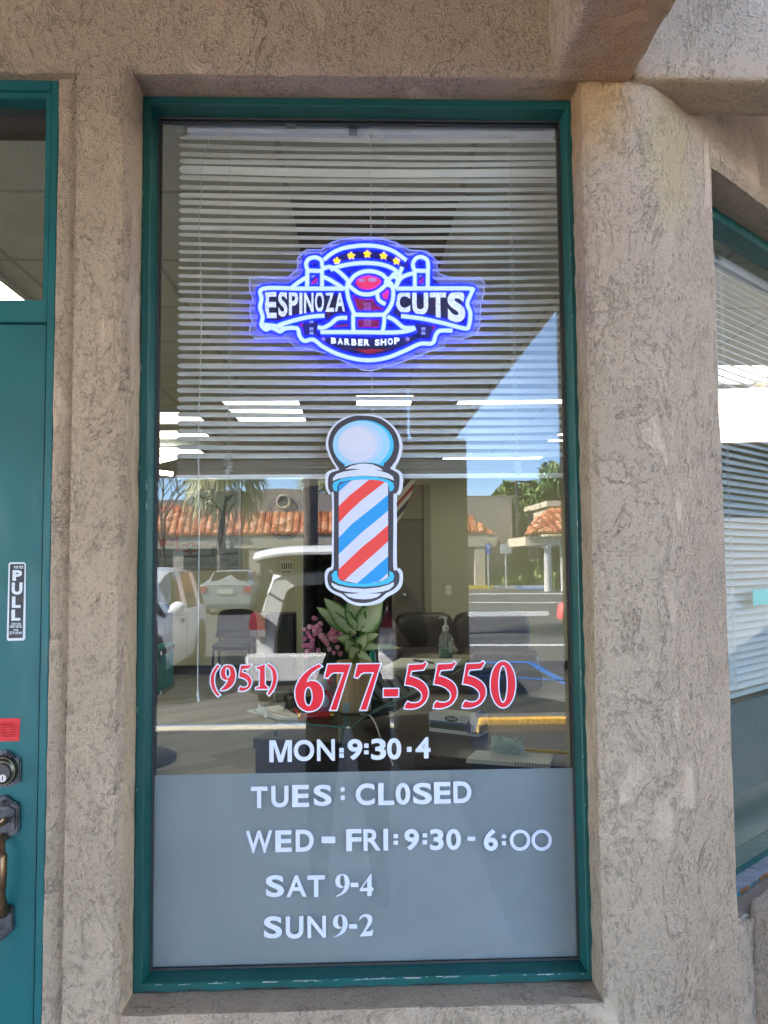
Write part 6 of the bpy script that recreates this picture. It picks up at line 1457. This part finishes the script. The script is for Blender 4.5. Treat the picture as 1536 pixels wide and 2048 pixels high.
# ---- cars
m_wpaint = mat('car_white', (.88, .89, .90), .22, coat=.6); m_silver_c = mat('car_silver', (.36, .38, .38), .3, .3, coat=.5)
m_cg = mat('car_glass', (.012, .016, .018), .06); m_tyre = mat('tyre', (.015, .015, .015), .8); m_rim = mat('rim', (.35, .36, .37), .35, .8)
m_tl = mat('tail_red', (.48, .07, .10), .15); m_trim = mat('car_trim', (.03, .03, .035), .5); m_liner = mat('car_liner', (.018, .018, .02), .7)
def car(name, lab, L_, W_, H_, prof, paint, loc, rz, kind, open_rear=False, cat='car'):
    """prof: stations (y from the rear, belt z, roof z, roof half width factor)"""
    e = empty(name, lab, cat, loc=loc, rz=rz); hw = W_/2
    S = catmull(prof, 3, False); rings = []
    for (y, zb, zr, wf, wl) in S:
        w_ = hw*wl; h = [(w_*.90, .20), (w_*.985, .34), (w_, zb*.72), (w_*.985, zb*.93), (w_*.955, zb)]
        if zr > zb+.06: h += [(w_*.95-(w_*.95-w_*wf)*.55, zb+(zr-zb)*.55), (w_*wf, zr-.07), (w_*wf*.82, zr-.015), (0, zr+.01)]
        else: h += [(w_*.9, zb+.015), (w_*.7, zb+.03), (w_*.4, zb+.04), (0, zb+.045)]
        rings.append([(x, y, z) for x, z in h]+[(-x, y, z) for x, z in reversed(h[:-1])])
    n = len(rings[0]); mb, gw = MB(), MB(); vs = [p for r in rings for p in r]; fs, gs = [], []
    for i in range(len(rings)-1):
        y_ = (S[i][0]+S[i+1][0])/2; tall = min(S[i][2]-S[i][1], S[i+1][2]-S[i+1][1]) > .16
        for j in range(n-1):
            f_ = (i*n+j, i*n+j+1, (i+1)*n+j+1, (i+1)*n+j); side = j in (4, 5, n-6, n-7)
            pill = any(abs(y_-p) < .09 for p in kind['pillars'])
            if side and tall and not pill: gs.append(f_)
            else: fs.append(f_)
    if not open_rear: fs.append(tuple(range(n)))
    fs.append(tuple((len(rings)-1)*n+j for j in range(n)))
    mb.add(vs, fs); o = mb.build('body', paint, e, smooth=True)
    gw.add(vs, gs); g_ = gw.build('windows', m_cg, e, smooth=True)
    for sx in (-1, 1):
        for y_ in kind['wheels']:
            r_ = kind['r']; mb = MB(); mb.lathe([(r_*.6, -.11), (r_*.95, -.11), (r_, -.07), (r_, .07), (r_*.95, .11), (r_*.6, .11)], n=24)
            wv = mb.build('wheel', m_tyre, e, smooth=True); wv.rotation_euler = (0, R_(90), 0); wv.location = (sx*(hw-.10), y_, r_)
            mb = MB(); mb.lathe([(.0001, .06), (r_*.15, .09), (r_*.58, .10), (r_*.60, .06), (r_*.6, -.08), (.0001, -.08)], n=16); rm = mb.build('rim', m_rim, wv, smooth=True)
            if sx < 0: rm.rotation_euler = (R_(180), 0, 0)
            mb = MB()
            n2 = 16; mb.add([(sx*(hw+.004), y_+(r_+.045)*math.cos(2*math.pi*i/n2), r_+(r_+.045)*math.sin(2*math.pi*i/n2)) for i in range(n2)]+[(sx*(hw-.05), y_+(r_+.045)*math.cos(2*math.pi*i/n2), r_+(r_+.045)*math.sin(2*math.pi*i/n2)) for i in range(n2)], [tuple(range(n2)), tuple(range(n2, 2*n2))]+[(i, (i+1) % n2, (i+1) % n2+n2, i+n2) for i in range(n2)]); mb.build('wheel_arch', m_liner, e)
    return e, S, rings
# white hatchback SUV, tail towards the shop, hatch open
sv_prof = [(0, 1.0, 1.56, .74, .93), (.25, 1.02, 1.62, .76, .97), (.8, 1.02, 1.67, .78, 1), (1.8, 1.0, 1.69, .80, 1), (2.7, .98, 1.64, .78, 1), (3.3, .96, 1.25, .72, 1), (3.6, .95, .98, .7, .98), (4.1, .86, .86, .7, .92), (4.4, .62, .62, .7, .80)]
DS = 8.9; c = RF(647, 1350, DS)
e, S, rings = car('white_hatchback', 'white hatchback with its tailgate wide open facing the shop window', 4.4, 1.64, 1.7, sv_prof, m_wpaint, (c.x, c.y, ZA_), R_(180), dict(wheels=(.85, 3.5), r=.34, pillars=(0.1, .55, 1.5, 2.5, 3.45)), open_rear=True)
outer = [(x, z) for x, y, z in rings[0]]
def inner_pt(x, z): return (x*.74, .62+(z-.62)*.86 if z > .62 else .62)
inn = [inner_pt(x, z) for x, z in outer]
mb = MB(); n = len(outer); mb.add([(x, -.004, z) for x, z in outer]+[(x, -.012, z) for x, z in inn]+[(x*.96, .12, z) for x, z in inn], [(i, i+1, n+i+1, n+i) for i in range(n-1)]+[(n+i, n+i+1, 2*n+i+1, 2*n+i) for i in range(n-1)])
mb.add([(outer[0][0], -.004, outer[0][1]), (outer[-1][0], -.004, outer[-1][1]), (inn[-1][0], -.012, .62), (inn[0][0], -.012, .62)], [(0, 1, 2, 3)]); mb.build('rear_frame', m_wpaint, e, smooth=True)
mb = MB(); mb.add([(x*.96, .12, z) for x, z in inn]+[(x*.96, 1.6, z) for x, z in inn], [(i, i+1, n+i+1, n+i) for i in range(n-1)]+[tuple(range(n, 2*n)), (0, n-1, 2*n-1, n)]); mb.build('cargo_bay', m_liner, e)
mb = MB()
for sx in (-.38, .38): cushion(mb, sx-.33, sx+.33, .9, 1.15, .62, 1.28); cushion(mb, sx-.14, sx+.14, .95, 1.08, 1.26, 1.45)
mb.build('rear_seat', mat('seat_grey', (.05, .05, .055), .7), e, smooth=True)
for sx in (-1, 1):
    mb = MB(); q = [(.74, 1.14), (.82, 1.12), (.845, .98), (.83, .87), (.66, .87), (.65, 1.0), (.70, 1.10)]
    mb.slab([(sx*x, -.015, z) for x, z in q], (0, -.05, 0)); tl_ = mb.build('tail_light', m_tl, e, bevel=.015)
    mb = MB(); mb.slab([(sx*x, -.067, z) for x, z in [(.65, .93), (.83, .93), (.82, .86), (.66, .86)]], (0, -.004, 0)); mb.build('reverse_lens', mat('clear_lens', (.55, .55, .58), .1), tl_)
mb = MB(); mb.hexa([(-.86, -.14, .34), (.86, -.14, .34), (.89, .1, .34), (-.89, .1, .34)], [(-.88, -.10, .66), (.88, -.10, .66), (.90, .0, .66), (-.90, .0, .66)]); mb.build('bumper', m_wpaint, e, bevel=.03)
mb = MB(); mb.box(-.80, .80, -.145, .05, .22, .35); mb.box(-.60, .60, -.012, .03, .60, .625); mb.build('lower_trim', m_trim, e, bevel=.01)
mb = MB(); mb.box(-.82, .82, -.152, -.140, .235, .250); mb.build('chrome_strip', m_rim, e)
# the raised tailgate: a curved shell hinged at the rear edge of the roof
def gate(u, v_):     # u across -1..1, v from the hinge 0 to the tip 1
    y = .28-1.08*v_; z = 1.66+.24*math.sin(v_*1.9)-.04*v_*v_-.10*max(0, v_-.85)*4*(v_-.85)*5
    return Vector((u*(.62+.08*math.sin(v_*2.0)), y, z-.07*abs(u)**3))
nu, nv = 14, 10; vs = [gate(-1+2*i/nu, j/nv) for j in range(nv+1) for i in range(nu+1)]; th = Vector((0, .0, -.09))
mb = MB(); m_ = len(vs); gf = [(j*(nu+1)+i, j*(nu+1)+i+1, (j+1)*(nu+1)+i+1, (j+1)*(nu+1)+i) for j in range(nv) for i in range(nu)]
mb.add(vs, gf); rim = [j*(nu+1) for j in range(nv+1)]+[nv*(nu+1)+i for i in range(1, nu+1)]+[j*(nu+1)+nu for j in range(nv-1, -1, -1)]
lowv = [vs[k_]+Vector((0, 0, -.028)) for k_ in rim]; o_ = len(mb.v); mb.v += [tuple(p) for p in lowv]
for k_ in range(len(rim)-1): mb.f.append((rim[k_], rim[k_+1], o_+k_+1, o_+k_)); mb.mi.append(0)
gt = mb.build('tailgate', m_wpaint, e, smooth=True)
mb = MB(); mb.add([p*1 + Vector((-p.x*.03, .03, -.045)) for p in vs], gf); mb.build('inner_trim', mat('trim_grey', (.035, .035, .03), .7), gt, smooth=True)
mb = MB(); mb.add([gate(-1+2*i/nu*1.0, .12+.42*j/4)*1+Vector((0, 0, .012)) for j in range(5) for i in range(1, nu)], [(j*(nu-1)+i, j*(nu-1)+i+1, (j+1)*(nu-1)+i+1, (j+1)*(nu-1)+i) for j in range(4) for i in range(nu-2)]); mb.build('rear_glass', m_cg, gt, smooth=True)
mb = MB(); mb.box(-.5, .5, -.60, -.42, 1.60, 1.635); mb.box(-.12, .12, -.72, -.64, 1.62, 1.66); mb.build('handle_recess', m_trim, gt)
for sx in (-1, 1): mb = MB(); mb.tube([(sx*.66, .08, 1.30), (sx*.66, -.38, 1.66)], .014, 8); mb.build('gas_strut', m_trim, e)
mb = MB(); mb.tube([(-.72, -.02, 1.58), (.72, -.02, 1.58)], .012, 6); mb.build('seal', m_rim, e)
# white wagon at the left, nose towards the shop
lw = [(0, .98, 1.35, .72, .9), (.2, 1.0, 1.52, .74, .96), (.7, 1.0, 1.60, .78, 1), (1.7, .98, 1.64, .80, 1), (2.5, .96, 1.58, .78, 1), (3.2, .94, 1.15, .7, 1), (3.45, .92, .95, .7, .97), (4.1, .84, .84, .7, .92), (4.5, .62, .62, .7, .78)]
xs_ = RF(404, 1200, 13.0).x
yr = 2*G-(13.8-1.6)
e, S, rings = car('white_wagon', 'white wagon parked at the left end of the reflection, side towards the viewer', 4.5, 1.8, 1.65, lw, m_wpaint, (xs_-.9, yr, ZA_), 0, dict(wheels=(.85, 3.6), r=.36, pillars=(.12, .9, 1.9, 2.8, 3.35)))
mb = MB(); mb.ball((1.02, 3.0, 1.06), .13, sx=1, sy=.6, sz=.8); mb.tube([(.85, 2.98, 1.0), (.98, 3, 1.04)], .03); mb.build('side_mirror', m_wpaint, e, smooth=True)
mb = MB(); mb.ball((.905, 2.2, .84), .07, sx=.3, sy=1.4, sz=.5); mb.ball((.905, 1.1, .84), .06, sx=.3, sy=1.4, sz=.5); mb.build('door_handle', m_trim, e, smooth=True)
mb = MB(); mb.ball((.895, .55, .86), .085, sx=.15, sy=1, sz=1); mb.build('fuel_flap', mat('flap_grey', (.45, .46, .45), .3), e, smooth=True)
mb = MB(); mb.box(.885, .907, 1.25, 3.1, .46, .50); mb.tube([(.908, 1.95, .30), (.908, 1.95, .95)], .006, 4); mb.tube([(.908, 1.05, .4), (.908, 1.05, .95)], .006, 4); mb.build('side_strip', mat('strip_grey', (.5, .5, .5), .4), e)
# silver sedan farther back
sd = [(0, .92, .93, .7, .9), (.15, .98, .99, .7, .95), (.55, 1.0, 1.04, .70, 1), (.75, .98, 1.12, .70, 1), (1.3, .95, 1.38, .72, 1), (2.0, .93, 1.43, .74, 1), (2.8, .91, 1.36, .72, 1), (3.4, .90, .98, .7, 1), (3.7, .86, .88, .7, .97), (4.3, .78, .78, .7, .92), (4.65, .56, .56, .7, .8)]
DD = 25.0; c = RF(450, 1230, DD)
e, S, rings = car('silver_sedan', 'silver sedan seen from behind between the white wagon and the open hatchback', 4.65, 1.8, 1.43, sd, m_silver_c, (c.x, c.y, ZA_), R_(180), dict(wheels=(.95, 3.7), r=.33, pillars=(.9, 2.0, 3.0)))
mb = MB(); mb.slab([(-.60, .70, 1.06), (.60, .70, 1.06), (.55, 1.22, 1.36), (-.55, 1.22, 1.36)], (0, -.015, .02)); mb.build('rear_glass', m_cg, e)
for sx in (-1, 1): mb = MB(); mb.box(sx*.60 if sx > 0 else -.84, sx*.84 if sx > 0 else -.60, -.03, .06, .70, .92); mb.build('tail_light', m_tl, e, bevel=.02)
mb = MB(); mb.box(-.26, .26, -.03, -.01, .68, .82); mb.build('number_plate', mat('plate_white', (.6, .58, .5), .5), e)
mb = MB(); mb.box(-.85, .85, -.10, .05, .32, .56); mb.build('bumper', m_silver_c, e, bevel=.03)
# planting strip with low yellow grass behind the cars
for i_, (px, dv) in enumerate(((520, 27), (300, 29), (500, 31))):
    c = V(px, 1170, dv); e = empty('grass_clump', ['tall yellow green grass clump between the sedan and the open hatchback', 'orange brown shrub behind the white wagon', 'low shrub behind the silver sedan'][i_], 'shrub', loc=(c.x, c.y, ZA_)); mb = MB(); rnd = random.Random(20+i_)
    for k_ in range(420):
        p = Vector((rnd.gauss(0, .5), rnd.gauss(0, .4), 0)); d = Vector((p.x*.6+rnd.uniform(-.3, .3), rnd.uniform(-.3, .3), 1)).normalized(); L2 = rnd.uniform(.5, 1.15); s_ = Vector((.012, 0, 0))
        mb.add([p-s_, p+s_, p+d*L2*.6+s_*1.5, p+d*L2*.6-s_*1.5, p+d*L2+Vector((d.x*.5, 0, -.12))], [(0, 1, 2, 3), (3, 2, 4)])
    mb.build('leaves', m_frd if i_ != 1 else mat('orange_leaf', (.38, .17, .05), .7), e)

# ---- sunlit wing to the right, seen mirrored in the slanted window
wg = empty('right_wing', 'sunlit cream stucco wing seen mirrored in the slanted window', 'building')
mb = MB(); WX = 8.0
def hitw(px, py):     # where the slanted glass sends this picture point on the wall X = WX
    d = _f+(px-768)/FPX*_r-(py-1024)/FPX*_u; nrm = Vector((math.sin(TH), -math.cos(TH), 0)); p0 = loc2(0, .148, 0)
    k = (p0-CAMP).dot(nrm)/d.dot(nrm); h = CAMP+d*k; r2 = d-2*d.dot(nrm)*nrm; return h+r2*((WX-h.x)/r2.x)
zt_, zb_ = hitw(1480, 777).z, hitw(1500, 884).z
ya, yb2 = hitw(1500, 800).y, hitw(1514, 800).y
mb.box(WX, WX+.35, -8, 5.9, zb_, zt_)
n_ = hitw(1523, 760); n3 = hitw(1545, 760); z7 = hitw(1525, 758).z
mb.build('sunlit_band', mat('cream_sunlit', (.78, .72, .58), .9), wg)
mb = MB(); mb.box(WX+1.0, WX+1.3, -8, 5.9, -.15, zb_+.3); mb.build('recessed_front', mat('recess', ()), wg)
mb = MB(); mb.box(WX+.5, WX+1.3, -8, 5.9, zt_-.2, 9.5); mb.build('sky_block_wall', mat('sky_block_brown', (.035, .032, .028), .9), wg)  # wall added so the slanted glass mirrors something darker than sky
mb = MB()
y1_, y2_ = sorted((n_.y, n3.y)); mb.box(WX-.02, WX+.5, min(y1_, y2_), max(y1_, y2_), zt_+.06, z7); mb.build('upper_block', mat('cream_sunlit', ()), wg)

# ---- the person taking the picture
def skin(name, joints, edges, m, parent, sub=2):
    me = bpy.data.meshes.new(name); me.from_pydata([j[0] for j in joints], edges, []); o = bpy.data.objects.new(name, me); COL.objects.link(o)
    sk = o.modifiers.new('s', 'SKIN'); ss = o.modifiers.new('u', 'SUBSURF'); ss.levels = sub; ss.render_levels = sub
    for i, j in enumerate(joints):
        r_ = j[1] if isinstance(j[1], tuple) else (j[1], j[1]); me.skin_vertices[0].data[i].radius = r_; me.skin_vertices[0].data[i].use_root = (i == 0)
    dg = bpy.context.evaluated_depsgraph_get(); m2 = bpy.data.meshes.new_from_object(o.evaluated_get(dg)); m2.name = name
    bpy.data.objects.remove(o); m2.materials.clear(); m2.materials.append(m); m2.polygons.foreach_set('use_smooth', [True]*len(m2.polygons))
    o = bpy.data.objects.new(name, m2); COL.objects.link(o); o.parent = parent; return o
PX, PY = .02, -2.02
pn = empty('person', 'person in dark clothes holding a phone up with both hands, mirrored in the glass', 'person', loc=(PX, PY, 0))
m_cl = mat('dark_clothes', (.035, .035, .042), .9); m_sk = mat('skin', (.42, .25, .17), .55); m_hair = mat('dark_hair', (.02, .015, .012), .7)
J = [((-.08, 0, .95), (.18, .12)), ((-.06, 0, 1.12), (.17, .12)), ((-.02, .0, 1.30), (.18, .12)), ((0, 0, 1.43), (.12, .085)), ((0, .01, 1.50), .055),
     ((-.19, 0, 1.40), .062), ((-.27, .08, 1.16), .06), ((-.10, .28, 1.36), .045),
     ((.19, 0, 1.40), .062), ((.27, .08, 1.16), .048), ((.12, .28, 1.36), .037),
     ((-.19, 0, .84), .105), ((-.21, .01, .48), .075), ((-.22, -.01, .09), .045),
     ((.03, 0, .84), .105), ((.05, .01, .48), .075), ((.06, -.01, .09), .045)]
E_ = [(0, 1), (1, 2), (2, 3), (3, 4), (3, 5), (5, 6), (6, 7), (3, 8), (8, 9), (9, 10), (0, 11), (11, 12), (12, 13), (0, 14), (14, 15), (15, 16)]
skin('clothed_body', J, E_, m_cl, pn)
skin('head', [((0, .01, 1.48), .052), ((0, .01, 1.54), .055), ((0, .02, 1.60), (.072, .088)), ((0, .01, 1.68), (.076, .092)), ((0, .0, 1.74), (.055, .068))], [(0, 1), (1, 2), (2, 3), (3, 4)], m_sk, pn)
mb = MB(); mb.ball((0, .108, 1.625), .016, sz=1.5); mb.ball((-.078, .0, 1.63), .02, sx=.5, sz=1.5); mb.ball((.078, .0, 1.63), .02, sx=.5, sz=1.5); mb.build('nose_and_ears', m_sk, pn, smooth=True)
mb = MB(); mb.ball((-.03, .096, 1.655), .010); mb.ball((.03, .096, 1.655), .010); mb.tube([(-.024, .098, 1.578), (0, .104, 1.576), (.024, .098, 1.578)], .005, 6); mb.build('eyes_and_mouth', m_hair, pn, smooth=True)
mb = MB(); mb.ball((0, -.015, 1.70), .095, sy=1.08, sz=.85); mb.build('hair', m_hair, pn, smooth=True)
for sx in (-1, 1):
    J2 = [((sx*.12, .28, 1.36), .030), ((sx*.085, .325, 1.43), (.030, .018)), ((sx*.075, .335, 1.48), (.032, .016))]
    E2_ = [(0, 1), (1, 2)]
    for i in range(4):
        b0 = len(J2); zz = 1.445+.021*i; J2 += [((sx*.068, .345, zz), .010), ((sx*.050, .352, zz+.004), .009), ((sx*.030, .350, zz+.006), .007)]; E2_ += [(2, b0), (b0, b0+1), (b0+1, b0+2)]
    b0 = len(J2); J2 += [((sx*.066, .325, 1.44), .011), ((sx*.040, .318, 1.45), .009)]; E2_ += [(1, b0), (b0, b0+1)]
    skin('hand', J2, E2_, m_sk, pn, 1)
    mb = MB(); cushion(mb, sx*.14-.08-.05, sx*.14-.08+.05, -.09, .19, 0, .10); mb.build('shoe', m_black, pn, smooth=True)
ph = empty('phone', 'black phone held upright in front of the person', 'phone', loc=(0, -1.655, 1.535))
mb = MB(); mb.box(-.037, .037, -.005, .004, -.078, .078); mb.build('phone_body', mat('phone_black', (.01, .01, .012), .25), ph, bevel=.004)
mb = MB(); disc(mb, Vector((-.018, 0, .055)), .0042, .0065, .008, .008); disc(mb, Vector((-.018, 0, .032)), .0042, .0065, .008, .008); mb.build('lens', mat('lens_glass', (.02, .02, .04), .05), ph)
